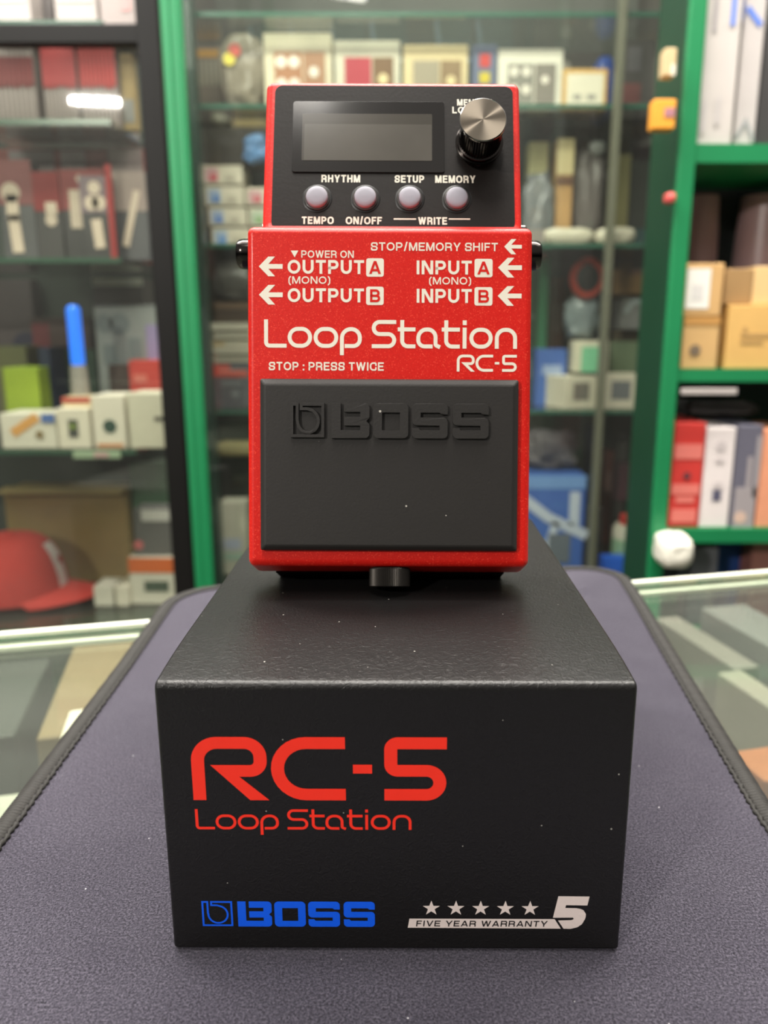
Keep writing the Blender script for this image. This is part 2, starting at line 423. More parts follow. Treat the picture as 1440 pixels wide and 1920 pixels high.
# ---- right rack
rack = empty('shelving_unit', (.62, 1.16, FLOOR))
tag(rack, 'open bright green metal shelving unit at the right edge, cardboard boxes on its shelves', 'shelving unit')
rx0, rx1 = at(1258, 500, RY).x, at(1289, 500, RY).x
part(W().box(rx0, RY, FLOOR, rx1, RY+.010, 1.1), 'post', GREEN, rack, bevel=.002)
part(W().box(rx0+.001, RY+.0102, FLOOR, rx0+.005, RY+.125, 1.1), 'shaded_side_panel', DGREEN, rack)  # shade on the rack's side put into its darker green
RZ = [zl(268, RY), zl(693, RY), zl(993, RY), zl(1190, RY)]
for z, hh in zip(RZ, (.022, .016, .020, .016)):
    part(W().box(rx1-.004, RY+.004, z-hh, 1.5, RY+.10, z).box(rx1+.036, RY+.10, z-hh, 1.5, RY+.20, z), 'shelf', GREEN, rack)
part(W().box(rx1+.03, RY+.205, FLOOR, 1.5, RY+.212, 1.1), 'back_panel', mat((30, 34, 32), .7), rack)

# ------------------------------------------------------------------ shelf goods
def decal(parent, name, shapes, col, w, h, y=-.0006, rough=.6):
    """flat print on the front face of a box: w x h metres, origin at the box's bottom centre"""
    mb = MB(fn=lambda a, b, c: (a, y-c, b), scale=1)
    for s in shapes:
        if s[0] == 'r':
            x0, z0, x1, z1 = (s[1]-.5)*w, s[2]*h, (s[3]-.5)*w, s[4]*h
            mb.poly([(x0,z0),(x1,z0),(x1,z1),(x0,z1)], 0, .0005)
        elif s[0] == 'c':
            cx, cz, r = (s[1]-.5)*w, s[2]*h, min(s[3]*h, .45*w)
            mb.poly([(cx+r*math.cos(k*.3927), cz+r*math.sin(k*.3927)) for k in range(16)], 0, .0005)
        elif s[0] == 'l':
            stroke(mb, [((s[i]-.5)*w, s[i+1]*h) for i in range(1, len(s)-1, 2)], s[-1]*h, h=0, h1=.0005)
    for i, f in enumerate(mb.f): mb.f[i] = f[::-1]
    return mb.build(name, mat(col, rough, var=.06, name=name), parent)
def ceil_of(zb, Y):
    if Y > 1.45: shelves, t = MZ, .010
    elif Y < RY+.21 and zb not in LZ and abs(Y-RY) < .2 and Y < LY: shelves, t = RZ, .025
    else: shelves, t = LZ, .013
    up = [z-t for z in shelves if z-t > zb+.004]
    return min(up) if up else 9
def carton(name, label, cat, x0, x1, ytop, zb, Y, depth, col, decals=(), group=None, rough=.6, rot=0, ybot=None, bev=.0015):
    ym = max(ytop+40, 200)
    a, b = at(x0, ym, Y).x, at(x1, ym, Y).x
    zt = zl(ytop, Y)
    if zb is None: zb = zl(ybot, Y)
    zt = min(zt, ceil_of(zb, Y))
    w, h = b-a, zt-zb
    o = MB(scale=1).box(-w/2, 0, 0, w/2, depth, h).build(name, mat(col, rough, name=name), None, bevel=min(bev, w*.08, h*.08), seg=2)
    o.location = ((a+b)/2, Y, zb+.0003); o.rotation_euler = (0, 0, R(rot))
    tag(o, label, cat, group)
    for i, d in enumerate(decals): decal(o, d[0], d[1], d[2], w, h, y=-.0004*(i+1))
    return o
def lump(name, label, cat, x0, x1, ytop, zb, Y, col, depth=.06, amp=.18, rough=.35, group=None, ybot=None, seed=1, spec=.5):
    a, b = at(x0, ytop+30, Y).x, at(x1, ytop+30, Y).x
    if zb is None: zb = zl(ybot, Y)
    h = zl(ytop, Y)-zb; w = b-a
    bm = bmesh.new(); bmesh.ops.create_icosphere(bm, subdivisions=4, radius=1)
    for v in bm.verts:
        n = noise.noise(v.co*1.7+Vector((seed*3.1, seed, 0)))*amp*1.3 + noise.noise(v.co*4.2+Vector((seed, 9, 2)))*amp*.9 + noise.noise(v.co*9+Vector((3, seed, 5)))*amp*.4
        p = v.co*(1+n)
        f = lambda t: math.copysign(abs(t)**.62, t)
        v.co = Vector((f(p.x)*w/2, f(p.y)*depth/2, f(p.z)*h/2))
    zmin = min(v.co.z for v in bm.verts)
    for v in bm.verts: v.co.z -= zmin
    for f in bm.faces: f.smooth = True
    me = bpy.data.meshes.new(name); bm.to_mesh(me); bm.free(); me.materials.append(mat(col, rough, name=name, spec=spec))
    o = bpy.data.objects.new(name, me); COL.objects.link(o); o.location = ((a+b)/2, Y+depth/2, zb+.0003)
    return tag(o, label, cat, group)
def barrel(name, label, cat, cx, prof, zb, Y, col, rough=.4, group=None):
    x = at(cx, 700, Y).x
    o = MB(scale=1).lathe(prof, n=32).build(name, mat(col, rough, name=name), None, smooth=True)
    o.location = (x, Y, zb+.0003); return tag(o, label, cat, group)

LI, CI, RI = LY+.025, CY+.03, RY+.012     # where the goods' fronts stand
# --- left cabinet, top shelf
for x0, x1, lb in ((-8, 74, 'white carton on the top left shelf above the dark red string packs'), (119, 196, 'white carton in the middle of the top left shelf')):
    carton('carton', lb, 'box', x0, x1, -60, LZ[0], LI, .16, (168, 160, 154), [('grey_print', [('r',.08,.45,.9,.7)], (190,182,176))], 'white cartons on the top left shelf')
carton('carton', 'white and rose carton on the top left shelf beside the green post', 'box', 201, 292, -60, LZ[0], LI, .16, (152, 142, 137), [('rose_print', [('r',.45,.3,.62,.9)], (190,140,136))], 'white cartons on the top left shelf')
carton('carton', 'small dark carton between two white cartons on the top left shelf', 'box', 80, 114, -20, LZ[0], LI+.04, .1, (92, 88, 86))
# --- string packs: three rows of thin red-topped packs
for k, (x0, x1, yt, red, cell) in enumerate(((-14, 70, 82, (108,26,26), 'leftmost row of dark red string packs'), (85, 148, 86, (160,44,46), 'middle row of red string packs'), (154, 222, 86, (166,40,38), 'right row beside the door frame'))):
    n = 9
    for i in range(n):
        a = x0+(x1-x0)*i/n; b = x0+(x1-x0)*(i+1)/n-.7
        carton('string_pack', 'thin red and grey string pack in the %s' % cell, 'string pack', a, b, yt+random.uniform(-2, 2), LZ[1], LI+.02, .09, (150,138,134),
               [('red_band', [('r',0,.50+random.uniform(-.015,.015),1,1 if k else .86)], red)], cell, bev=.0006)
carton('guitar_strap_card', 'tall tan card standing right of the red string packs', 'card', 229, 254, 100, LZ[1], LI+.03, .02, (150,128,84), [('grey_label', [('r',.1,.1,.9,.4)], (120,120,116))])
# --- left cabinet, third shelf: blister packs
def blister(x0, x1, yt, top, bot, label, shapes, dep=.03, group='hanging blister packs in the left cabinet', Y=None):
    o = carton('blister_pack', label, 'blister pack', x0, x1, yt, LZ[2], Y or LI+.02, dep, bot,
        [('header_card', [('r',0,.56,1,1)], top), ('product', shapes, (204,186,168))], group, rough=.4)
    return o
blister(-6, 60, 300, (128,74,74), (74,74,76), 'grey blister pack at the left edge holding a pale cone shaped product', [('c',.36,.68,.10),('r',.2,.4,.55,.66),('l',.38,.4,.42,.14,.12)])
blister(62, 112, 322, (130,38,38), (56,54,54), 'narrow blister pack with dark red header and small pale clip', [('r',.42,.52,.85,.66),('c',.6,.46,.07)])
blister(114, 196, 318, (132,58,58), (48,47,48), 'broad dark blister pack holding a white square plug', [('r',.18,.36,.75,.78),('c',.45,.9,.04)])
blister(150, 206, 330, (118,102,108), (50,49,50), 'dark blister pack with a pale skin coloured bulb and teat shape', [('c',.5,.86,.08),('c',.38,.68,.09),('c',.62,.68,.09),('l',.5,.42,.55,.2,.13)], Y=LI)
blister(212, 274, 322, (150,134,128), (78,78,82), 'grey blister pack with yellow dot beside the black door frame', [('l',.7,.75,.3,.2,.08)])
carton('red_strip_card', 'narrow bright red card strip between two blister packs', 'card', 198, 209, 308, LZ[2], LI-.005, .004, (150,40,40), bev=.0005)
carton('display_carton', 'wide dark red carton with greyish window behind the blister packs', 'box', -10, 200, 238, LZ[2], LI+.085, .10, (124,62,60),
       [('window', [('r',.12,.70,.52,.98),('r',.58,.78,.8,.98)], (136,124,126)), ('white_card', [('r',.42,.50,.85,.62)], (206,184,164))])
carton('display_carton', 'dark red carton standing behind the grey blister pack with yellow dot', 'box', 204, 268, 262, LZ[2], LI+.085, .08, (112,40,40), [('grey_top', [('r',0,.78,1,1)], (140,126,124))])
for cx in (238, 258):
    barrel('spray_tube', 'pale clear tube standing behind the %s red carton, %s of two' % ('dark', 'left' if cx == 238 else 'right'), 'tube', cx, [(.012,0),(.012,.15),(.008,.16)], LZ[2], LI+.20, (176,172,152))
# --- left cabinet, fourth shelf
D4 = LZ[3]
carton('carton', 'lime green carton in the left cabinet', 'box', 8, 74, 690, D4, LI+.06, .08, (150,172,44))
carton('carton', 'olive carton behind the lime green carton', 'box', -10, 52, 650, D4, LI+.16, .08, (104,104,64))
carton('carton', 'narrow navy carton right of the lime green carton', 'box', 74, 96, 652, D4, LI+.10, .08, (20,34,62))
carton('carton', 'dark green carton behind the blue reflection', 'box', 98, 180, 656, D4, LI+.16, .05, (26,66,46))
carton('carton', 'purple brown carton with red patches high at the left edge', 'box', 62, 168, 596, D4, LI+.22, .06, (84,62,60), [('red_patch', [('r',.0,.7,.3,.95)], (120,50,58))])
carton('carton', 'grey carton with dark blue blotches at the left edge of the picture', 'box', -30, 60, 520, D4, LI+.245, .035, (88,76,80), [('blue_blotch', [('c',.8,.55,.1),('r',.2,.3,.5,.4)], (46,44,70))])
carton('carton', 'pale grey carton with mottled print high beside the black door frame', 'box', 178, 300, 572, D4, LI+.14, .07, (150,156,152),
       [('mottle', [('c',.15,.86,.07),('c',.38,.86,.08),('r',.1,.55,.3,.7),('r',.5,.6,.7,.75)], (118,128,128)), ('lilac_patch', [('r',.78,.55,1,.85)], (158,146,186))])
carton('carton', 'bright red carton in front of a brown one beside the black door frame', 'box', 243, 303, 676, D4, LI+.10, .035, (190,58,46), [('pale_print', [('r',.15,.72,.55,.82)], (206,110,94))])
carton('carton', 'dark brown carton left of the bright red carton', 'box', 205, 244, 684, D4, LI+.11, .028, (62,46,38))
carton('carton', 'grey carton on the fourth shelf showing only its pale top band', 'box', 174, 268, 500, D4, LI+.22, .06, (72,66,64), [('pale_band', [('r',0,.95,1,1)], (176,176,160))])
tube = empty('blue_reflection', at(0, 0, 1)); tube.location = (at(148, 700, LI+.04).x, LI+.04, D4+.0003)  # blue reflection in the glass, put in as a glowing tube
tag(tube, 'blue reflection in the left cabinet glass, built as an upright glowing tube', 'reflection')
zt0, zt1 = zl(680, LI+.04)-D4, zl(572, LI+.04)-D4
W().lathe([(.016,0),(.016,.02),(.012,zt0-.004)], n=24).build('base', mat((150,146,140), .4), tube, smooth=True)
W().lathe([(.009,zt0-.004),(.0105,zt0),(.0105,zt1-.006),(.006,zt1)], n=24).build('glowing_reflection', mat((40,120,255), .3, emit=.9, name='blue_reflection_glow'), tube, smooth=True)
# white boxes at the front of the fourth shelf
carton('carton', 'low white carton with an orange guitar picture at the left edge', 'box', 2, 106, 776, D4, LI-.02, .07, (214,208,192), [('orange_picture', [('l',.28,.5,.62,.85,.26)], (214,156,84)), ('brown_picture', [('c',.7,.4,.12)], (130,110,70)), ('blue_corner', [('r',.76,.75,1,1)], (80,110,170))], 'white boxes at the front of the left shelf')
carton('carton', 'white carton with a dark rounded device picture, second from the left', 'box', 108, 169, 766, D4, LI-.02, .07, (220,212,194), [('device_picture', [('r',.34,.28,.64,.72)], (70,72,66)), ('green_mark', [('c',.48,.55,.07)], (130,150,60))], 'white boxes at the front of the left shelf')
carton('carton', 'white carton with a round dark green pick picture', 'box', 173, 234, 742, D4, LI-.02, .07, (222,214,198), [('green_picture', [('c',.52,.42,.13)], (34,66,54)), ('orange_base', [('r',.1,.02,.9,.1)], (206,150,110))], 'white boxes at the front of the left shelf')
carton('carton', 'cream carton with small notch print beside the black door frame', 'box', 240, 312, 738, D4, LI-.02, .07, (208,202,182), [('dark_notch', [('r',.68,.5,1,.58)], (80,80,70))], 'white boxes at the front of the left shelf')
carton('carton', 'small red and cream carton on top of the device picture box', 'box', 119, 172, 745, zl(766, LI)+.0005, LI, .05, (214,196,160), [('red_band', [('r',0,.5,1,1)], (176,60,50))])
# price strip on the shelf edge
carton('price_strip', 'pale price strip stuck under the white boxes on the left shelf edge', 'price strip', 140, 228, 846, None, LY-.012, .004, (150,170,140), [('pink_print', [('r',.45,.2,.75,.8)], (190,150,150))], ybot=860, bev=.0004)
# --- left cabinet, bottom shelf
B5 = LZ[4]
box_b = carton('cardboard_box', 'big plain brown cardboard box with loose top flaps behind the red cap', 'box', 10, 238, 920, B5, LI+.20, .08, (142,118,72))
ww = at(238, 960, LI+.2).x-at(10, 960, LI+.2).x; hh = zl(920, LI+.2)-B5
MB(scale=1).box(-ww/2, .0, hh, ww/2, .035, hh+.003).build('flap', mat((150,128,84), .8), box_b).rotation_euler = (R(8), 0, 0)
carton('carton', 'orange and white carton with a dark window beside the black door frame', 'box', 243, 334, 1046, B5, LI+.08, .07, (214,208,192), [('orange_band', [('r',0,.68,1,1)], (216,104,40)), ('dark_window', [('r',.3,.28,.8,.5)], (72,84,70))])
carton('carton', 'grey carton with white lid and pink dot on top of the orange one', 'box', 252, 328, 956, zl(1046, LI+.08)+.0005, LI+.09, .05, (100,98,96), [('white_top', [('r',.2,.76,1,1)], (206,204,196)), ('pink_dot', [('c',.08,.24,.1)], (206,110,110))])
carton('carton', 'narrow white carton behind the brim of the red cap', 'box', 178, 214, 1100, B5, LI+.07, .05, (214,208,194))
carton('carton', 'narrow cream carton left of the orange and white carton', 'box', 219, 243, 1100, B5, LI+.07, .05, (222,214,196))
carton('carton', 'dark green carton standing right of the big brown cardboard box', 'box', 244, 318, 868, B5, LI+.22, .04, (52,84,60))
# red baseball cap
capY = LI+.02+.085
cap = empty('baseball_cap', (at(28, 1100, capY).x, capY, B5+.0003))
tag(cap, 'red baseball cap with white front patch on the bottom left shelf', 'cap')
def dome(th, ph):     # crown surface
    r = .083*math.cos(ph)**.55 if ph < math.pi/2-1e-6 else 0
    return Vector((r*1.05*math.cos(th), r*math.sin(th), .012+.105*math.sin(ph)))
bm = MB(scale=1); nT, nP = 48, 16; vs = []; fs = []
for j in range(nP+1):
    ph = j/nP*math.pi/2*.995
    for i in range(nT):
        th = 2*math.pi*i/nT; p = dome(th, ph); seam = 1-.012*(abs(math.sin(3*th)) < .08)
        vs.append((p.x*seam, p.y*seam, p.z))
for j in range(nP):
    for i in range(nT): fs.append((j*nT+i, j*nT+(i+1) % nT, (j+1)*nT+(i+1) % nT, (j+1)*nT+i))
fs.append(tuple(range(nP*nT, nP*nT+nT))); fs.append(tuple(range(nT))[::-1])
bm.add(vs, fs); RED_CLOTH = mat((186, 52, 46), .8, var=.08, vscale=60, name='red_cloth')
bm.build('crown', RED_CLOTH, cap, smooth=True, angle=50)
MB(scale=1).lathe([(.006,.117),(.005,.121),(.001,.1225)], n=16).build('button', RED_CLOTH, cap, smooth=True)
vs = []; fs = []; nb = 24
for j in range(9):
    for i in range(nb+1):
        t = R(-62+124*i/nb); u = j/8
        r0 = .083; ext = u*.068*(math.cos(t*1.25) if abs(t) < 1.2 else 0)
        x = r0*1.05*math.cos(t)+ext; y = r0*math.sin(t)*(1-.02*u)
        z = .016+.010*(1-(y/.08)**2)*u*0 + .012*(1-(y/.078)**2) - .010*u
        vs.append((x, y, z))
n0 = len(vs); vs += [(x, y, z-.003) for x, y, z in vs]
for j in range(8):
    for i in range(nb):
        a = j*(nb+1)+i; q = (a, a+1, a+nb+2, a+nb+1); fs += [q[::-1], tuple(k+n0 for k in q)]
for i in range(nb):
    a = 8*(nb+1)+i; fs.append((a, a+1, a+1+n0, a+n0)[::-1])
MB(scale=1).add(vs, fs).build('brim', RED_CLOTH, cap, smooth=True, angle=60)
lg = MB(scale=1)
for t0, t1, p0, p1 in ((-12,-2,6,58),(-2,6,6,30),(-2,12,38,58)):
    grid = []
    for j in range(5):
        for i in range(5):
            p = dome(R(t0+(t1-t0)*i/4), R(p0+(p1-p0)*j/4)); grid.append(tuple((p-Vector((0,0,.05)))*1.02+Vector((0,0,.05))))
    lg.add(grid, [(j*5+i, j*5+i+1, j*5+i+6, j*5+i+5) for j in range(4) for i in range(4)])
lg.build('white_patch', mat((222, 206, 206), .7), cap)

# --- middle cabinet, shelf of boxed pedals
T1 = MZ[1]
G1 = 'boxed pedals on the shelf behind the red pedal'
def pedalbox(x0, x1, yt, label, colL, colR, card, knobs=True, Y=CI):
    dec = [('picture_left', [('r',.15,.12,.56,.76)], colL), ('picture_right', [('r',.58,.12,.9,.76)], colR)]
    if knobs: dec.append(('knob_print', [('c',.25,.63,.08),('c',.44,.63,.08),('c',.25,.34,.08),('c',.44,.34,.08),('c',.73,.5,.07)], (224,216,204)))
    else: dec.append(('knob_print', [('c',.74,.45,.08)], (214,196,150)))
    return carton('pedal_box', label, 'box', x0, x1, yt, T1, Y, .06, card, dec, G1)
pedalbox(498, 624, 62, 'cream pedal box with a brown pedal picture and four white knobs', (160,110,76), (158,116,86), (206,196,172))
pedalbox(629, 750, 76, 'pale pedal box with a crimson and brown pedal picture', (170,44,60), (110,80,48), (200,194,176), False)
pedalbox(756, 876, 84, 'beige pedal box with a grey and tan pedal picture', (150,140,120), (132,108,76), (206,188,146), False)
pedalbox(932, 1052, 92, 'white pedal box with a grey pedal picture right of the knob', (132,130,122), (126,120,112), (218,214,200))
carton('slim_box', 'slim slate blue box with red and yellow squares between pedal boxes', 'box', 884, 930, 84, T1, CI, .05, (92,102,128), [('red_square', [('r',.3,.66,.72,.86)], (190,50,44)), ('yellow_square', [('r',.3,.42,.72,.58)], (200,180,40))])
carton('small_box', 'small white box with orange edges beside the white pedal box', 'box', 1053, 1137, 129, T1, CI, .06, (206,164,92), [('white_label', [('r',.09,.1,.91,.88)], (222,216,196)), ('grey_print', [('r',.25,.25,.42,.38),('r',.55,.25,.75,.38)], (150,148,140))])
lump('plush_ball', 'cobalt blue rounded object behind the small orange edged box', 'ball', 1118, 1158, 100, T1, CI+.09, (36,70,150), .06, .05)
lump('plastic_bag', 'clear plastic bag with a red and a yellow dot left of the pedal boxes', 'plastic bag', 405, 494, 66, T1, CI, (132,124,110), .06, .22, .2, seed=3)
for (x, y, c) in ((440, 94, (204,80,66)), (430, 111, (214,196,70))):
    o = MB(scale=1).lathe([(.011,0),(.011,.002)], n=20).build('sticker', mat(c, .5), bpy.data.objects['plastic_bag'])
    p = at(x, y, CI-.003) - bpy.data.objects['plastic_bag'].location; o.location = p; o.rotation_euler = (math.pi/2, 0, 0)
carton('card_stack', 'pale ribbed card pack with an orange top strip beside the left green post', 'card pack', 372, 420, 30, T1, CI+.10, .05, (118,104,94), [('orange_strip', [('r',0,.86,1,.96)], (190,136,52)), ('pale_ribs', [('r',.05+.19*k,.5,.16+.19*k,.82) for k in range(5)], (150,142,128))])
carton('dark_carton', 'dark brown carton standing behind the clear plastic bag', 'box', 414, 436, 18, T1, CI+.12, .05, (64,50,44))
carton('dark_carton', 'dark carton behind the white pedal box near the grey upright', 'box', 1000, 1140, 66, T1, CI+.13, .08, (62,58,54), [('brown_patch', [('r',.35,.2,.55,.7)], (96,72,52)), ('pale_marks', [('c',.4,.8,.08),('c',.75,.7,.07)], (140,134,126))])
for i in range(6):  # teal reflections in the cabinet, built as solid boxes
    x = 470+i*75 if i < 4 else 815+(i-4)*76
    col = (42,74,74)
    carton('teal_reflection', 'teal reflection with pale blue edges, built solid, %s from the left above the pedal boxes' % ('first second third fourth fifth sixth'.split()[i]), 'case', x, x+66, 30+i*4, T1, CI+.16, .05, col, [('pale_edge', [('l',.02,.6,.12,.93,.98,.96,.05),('r',.0,.93,.9,.985)], (134,160,184))], 'teal reflections above the pedal boxes')
# right part of the middle cabinet, top levels
carton('hang_card', 'dark grey packs with a red patch right of the grey upright', 'box', 1160, 1220, 44, T1, CI+.06, .05, (84,80,80), [('red_patch', [('r',.1,.2,.65,.45)], (126,78,78)), ('pale_patch', [('r',.2,.6,.6,.9)], (110,106,112))])
carton('string_set', 'pale tan packs hanging near the right green post', 'string pack', 1240, 1262, 90, None, RY-.0205, .02, (196,172,130), [('pale_strip', [('r',.6,.0,.95,.4)], (224,214,196))], ybot=142)
carton('string_set', 'orange pack hanging left of the right green post', 'string pack', 1224, 1266, 186, None, RY-.0205, .02, (222,150,44), [('violet_patch', [('r',.5,.4,.95,.7)], (160,110,120))], ybot=242)
lump('red_ball', 'small red ball near the right green post', 'ball', 1249, 1268, 360, None, RY-.0165, (200,84,80), .018, .03, ybot=381)

# --- middle cabinet, second level
T2 = MZ[2]
carton('cardboard_box', 'olive brown cardboard box on a stack left of the pedal display', 'box', 436, 520, 207, None, CI+.02, .07, (140,120,78), ybot=239)
carton('dark_case', 'dark brown case carrying the olive cardboard box', 'box', 384, 520, 240, None, CI+.02, .08, (56,50,44), ybot=309)
lump('bottle_bag', 'pale plastic bag with violet patch below the clear bag', 'plastic bag', 392, 434, 207, None, CI+.03, (150,144,128), .05, .2, .3, ybot=238, seed=5)
lump('blue_foil', 'crumpled light blue foil packet left of the pedal', 'foil packet', 455, 500, 258, None, CI, (110,150,200), .04, .35, .15, ybot=308, seed=8)
G2 = 'white drawers stacked left of the pedal'
def drawer(x0, x1, yt, yb, col, where):
    o = carton('small_parts_box', where, 'box', x0, x1, yt, None, CI+.02, .08, (206,198,180), [('colour_label', [('r',.08,.14,.40,.86)], tuple(int(c*.4+120) for c in col)), ('label_mark', [('r',.2,.2,.36,.5)], col), ('grey_print', [('r',.56,.2,.8,.5)], (180,172,156))], G2, ybot=yb)
drawer(380, 456, 310, 346, (196,76,90), 'white box with a pink label, topmost of the left stack')
drawer(386, 458, 350, 386, (76,120,190), 'white box with a blue label, second from the top of the left stack')
drawer(392, 463, 390, 424, (80,120,196), 'white box with a blue label, third from the top of the left stack')
drawer(398, 470, 428, 462, (90,140,206), 'white box with a light blue label, lowest of the left stack')
drawer(461, 540, 352, 386, (196,90,100), 'white box with a rose label against the pedal side')
drawer(467, 540, 391, 424, (140,176,120), 'white box with a pale green label against the pedal side')
drawer(473, 545, 428, 462, (150,176,150), 'white box with a faint green label at the pedal hinge')
# right
carton('bottle_carton', 'short cream carton on the second shelf right of the pedal', 'box', 992, 1028, 266, T2, CI+.08, .05, (190,184,140))
carton('tall_box', 'tall tan carton with a pale top right of the cream one', 'box', 1045, 1076, 260, T2, CI+.05, .05, (184,144,92), [('pale_top', [('r',0,.68,1,1)], (214,196,150)), ('brown_band', [('r',0,.58,1,.66)], (110,76,56))])
lump('plastic_bag', 'grey plastic bag right of the tall tan carton', 'plastic bag', 1078, 1138, 285, T2, CI+.06, (104,98,96), .06, .25, .3, seed=9)
lump('plastic_bag', 'bluish plastic bag beside the pedal on the second shelf', 'plastic bag', 985, 1040, 330, T2, CI+.03, (112,116,118), .05, .3, .25, seed=12)
lump('silver_clip', 'small shiny silver packet above the grey bag', 'foil packet', 1106, 1134, 266, None, CI+.06, (170,174,172), .02, .3, .15, ybot=290, seed=4)
carton('olive_card', 'olive slanting card right of the grey upright', 'card', 1158, 1182, 290, T2, CI+.1, .02, (112,106,66))
carton('dark_case', 'dark green case low on the second shelf beside the green post', 'box', 1160, 1222, 300, T2, CI+.12, .06, (48,52,46), [('teal_band', [('r',0,.1,1,.25)], (40,70,72))])
for i, (a, b) in enumerate(((1018, 1116), (1120, 1196))):
    lump('paper_roll', 'pale crinkled plastic packet on the second shelf edge, %s of two' % ('left' if i == 0 else 'right'), 'packet', a, b, 426, T2, CI-.02, (208,202,182), .05, .12, .3, 'crinkled packets on the shelf edge', seed=20+i)
carton('grey_packet', 'grey flat packet on the second shelf edge beside the jack', 'packet', 985, 1020, 430, T2, CI-.01, .05, (136,128,122))

# --- dim back rows of the middle cabinet
def back_row(shelf, px_list, ytops, cols, where, group, Y=CI+.19):
    for n, (x0, x1) in enumerate(px_list):
        x0 += 4; x1 -= 6
        word, c = cols[n]
        pc = tuple(int(v*.6+70) for v in c)
        carton('back_row_pack', '%s pack in the back row %s' % (word, where), 'pack', x0, x1, ytops[n], shelf, Y+.056*(n % 2), .05, c,
               [('pale_print', [('r',.15,.55,.8,.78)] if n % 2 else [('c',.5,.6,.14),('r',.2,.15,.8,.3)], pc)], group)
back_row(T2, ((984,1012),(1016,1046),(1080,1112),(1116,1150),(1156,1186),(1190,1226)), (262,300,250,272,236,262),
    (('dull teal',(52,84,80)),('mauve grey',(104,92,98)),('umber',(92,70,54)),('steel grey',(116,118,118)),('olive drab',(96,92,62)),('dusky plum',(84,62,66))),
    'of the second glass shelf right of the pedal', 'back row of the second glass shelf')
back_row(MZ[3], ((988,1010),(1034,1064),(1126,1150),(1156,1190),(1196,1226)), (486,520,500,470,530),
    (('moss green',(62,88,62)),('rusty brown',(104,70,52)),('slate blue',(84,96,112)),('sandy tan',(134,112,80)),('pewter',(110,110,106))),
    'of the third glass shelf right of the pedal', 'back row of the third glass shelf')
back_row(MZ[4], ((1100,1126),(1130,1156),(1160,1184),(1190,1222)), (800,846,820,790),
    (('navy',(44,56,84)),('brick',(112,60,52)),('ash grey',(104,102,98)),('bottle green',(44,74,58))),
    'of the bottom shelf right of the pedal', 'back row of the bottom shelf')
back_row(MZ[3], ((388,412),(416,442),(446,474)), (500,476,510),
    (('dusty brown',(96,80,66)),('cool grey',(108,110,114)),('dark maroon',(88,50,50))),
    'of the third glass shelf left of the pedal', 'back row left of the pedal')
back_row(MZ[1], ((985,1010),(1160,1190),(1194,1226)), (40,30,64),
    (('deep teal',(44,72,70)),('warm grey',(124,116,106)),('ochre',(150,116,64))),
    'of the pedal box shelf toward its right end', 'back row of the pedal box shelf')
# --- middle cabinet, third level
T3 = MZ[3]
lump('plastic_bag', 'dark grey plastic bag left of the pedal below the white boxes', 'plastic bag', 396, 470, 490, None, CI+.04, (92,88,86), .06, .2, .3, ybot=568, seed=14)
carton('flat_box', 'brown flat box under the dark grey plastic bag', 'box', 404, 520, 568, None, CI+.04, .08, (74,58,48), ybot=604, decals=[('brown_edge', [('r',0,.7,1,1)], (112,88,70))])
for i in range(5):
    y = 606+i*15
    carton('leaflet_pack', 'white leaflet pack in the flat pile left of the pedal, %s' % ('topmost,second from the top,middle one,second from the bottom,lowest'.split(',')[i]), 'leaflet pack', 398+i % 2*4, 520, y, None, CI+.02+.004*(i % 3), .08, (190-i*4,184-i*4,168-i*4), [('tan_print', [('r',.02,.1,.2,.6)], (170,146,104))] if i == 2 else [], 'pile of leaflet packs', ybot=y+14, bev=.0008)
carton('carton', 'dark grey carton with a red band under the leaflet pile', 'box', 402, 530, 682, T3, CI+.02, .08, (78,80,88), [('red_band', [('r',0,.7,.24,.98),('r',.24,.7,.5,.85)], (190,70,58)), ('pale_marks', [('c',.3,.3,.1),('r',.1,.5,.4,.6)], (112,116,122))])
carton('stand_strip', 'upright green strip right of the pedal near the jack', 'strip', 1012, 1030, 468, T3, CI+.12, .02, (52,118,80))
hd = empty('headphones', (at(1100, 500, CI+.06).x, CI+.06, zl(522, CI+.06)))
tag(hd, 'red rimmed black headphone cup right of the pedal', 'headphones'); hd.rotation_euler = (R(90), 0, 0)
W().lathe([(.021,0),(.032,.0),(.035,.007),(.032,.015),(.021,.015)], n=32, sy=1.15).build('cup_rim', mat((170,60,46), .5), hd, smooth=True)
W().lathe([(.023,.005),(.023,.017),(.010,.022)], n=32, sy=1.15).build('ear_pad', mat((24,30,30), .6), hd, smooth=True)
hzb = zl(535, CI+.06)
W().box(-.02, -.0, -.03, .02, .01, .0).build('holder', mat((34,48,42), .6), hd).location = (0, hzb-hd.location.z-.012, 0)
carton('cardboard_box', 'brown cardboard box between the grey upright and the right green post', 'box', 1150, 1232, 506, None, CI+.06, .1, (128,98,62), ybot=552, decals=[('dark_tape', [('r',.3,.8,1,1)], (104,76,66))])
carton('cardboard_box', 'blue grey carton with a blue side under the brown cardboard box', 'box', 1166, 1232, 560, None, CI+.06, .08, (126,126,126), ybot=618, decals=[('blue_side', [('r',.55,0,1,1)], (92,108,160)), ('pale_arc', [('l',.1,.6,.3,.9,.6,.9,.15)], (160,170,172))])
carton('dark_case', 'dark brown case supporting the blue grey carton', 'box', 1150, 1232, 620, T3, CI+.08, .08, (66,56,40), decals=[('olive_front', [('r',0,.0,.6,.55)], (104,112,84))])
lump('clear_bag', 'clear plastic bag with pale folds over the green label box', 'plastic bag', 1066, 1122, 560, None, CI+.05, (126,138,142), .05, .3, .2, ybot=640, seed=31)
carton('cd_case', 'blue carton with pale print right of the pedal', 'box', 1006, 1062, 655, T3, CI+.05, .06, (66,100,172), [('pale_print', [('r',.2,.55,.85,.72)], (150,166,200))])
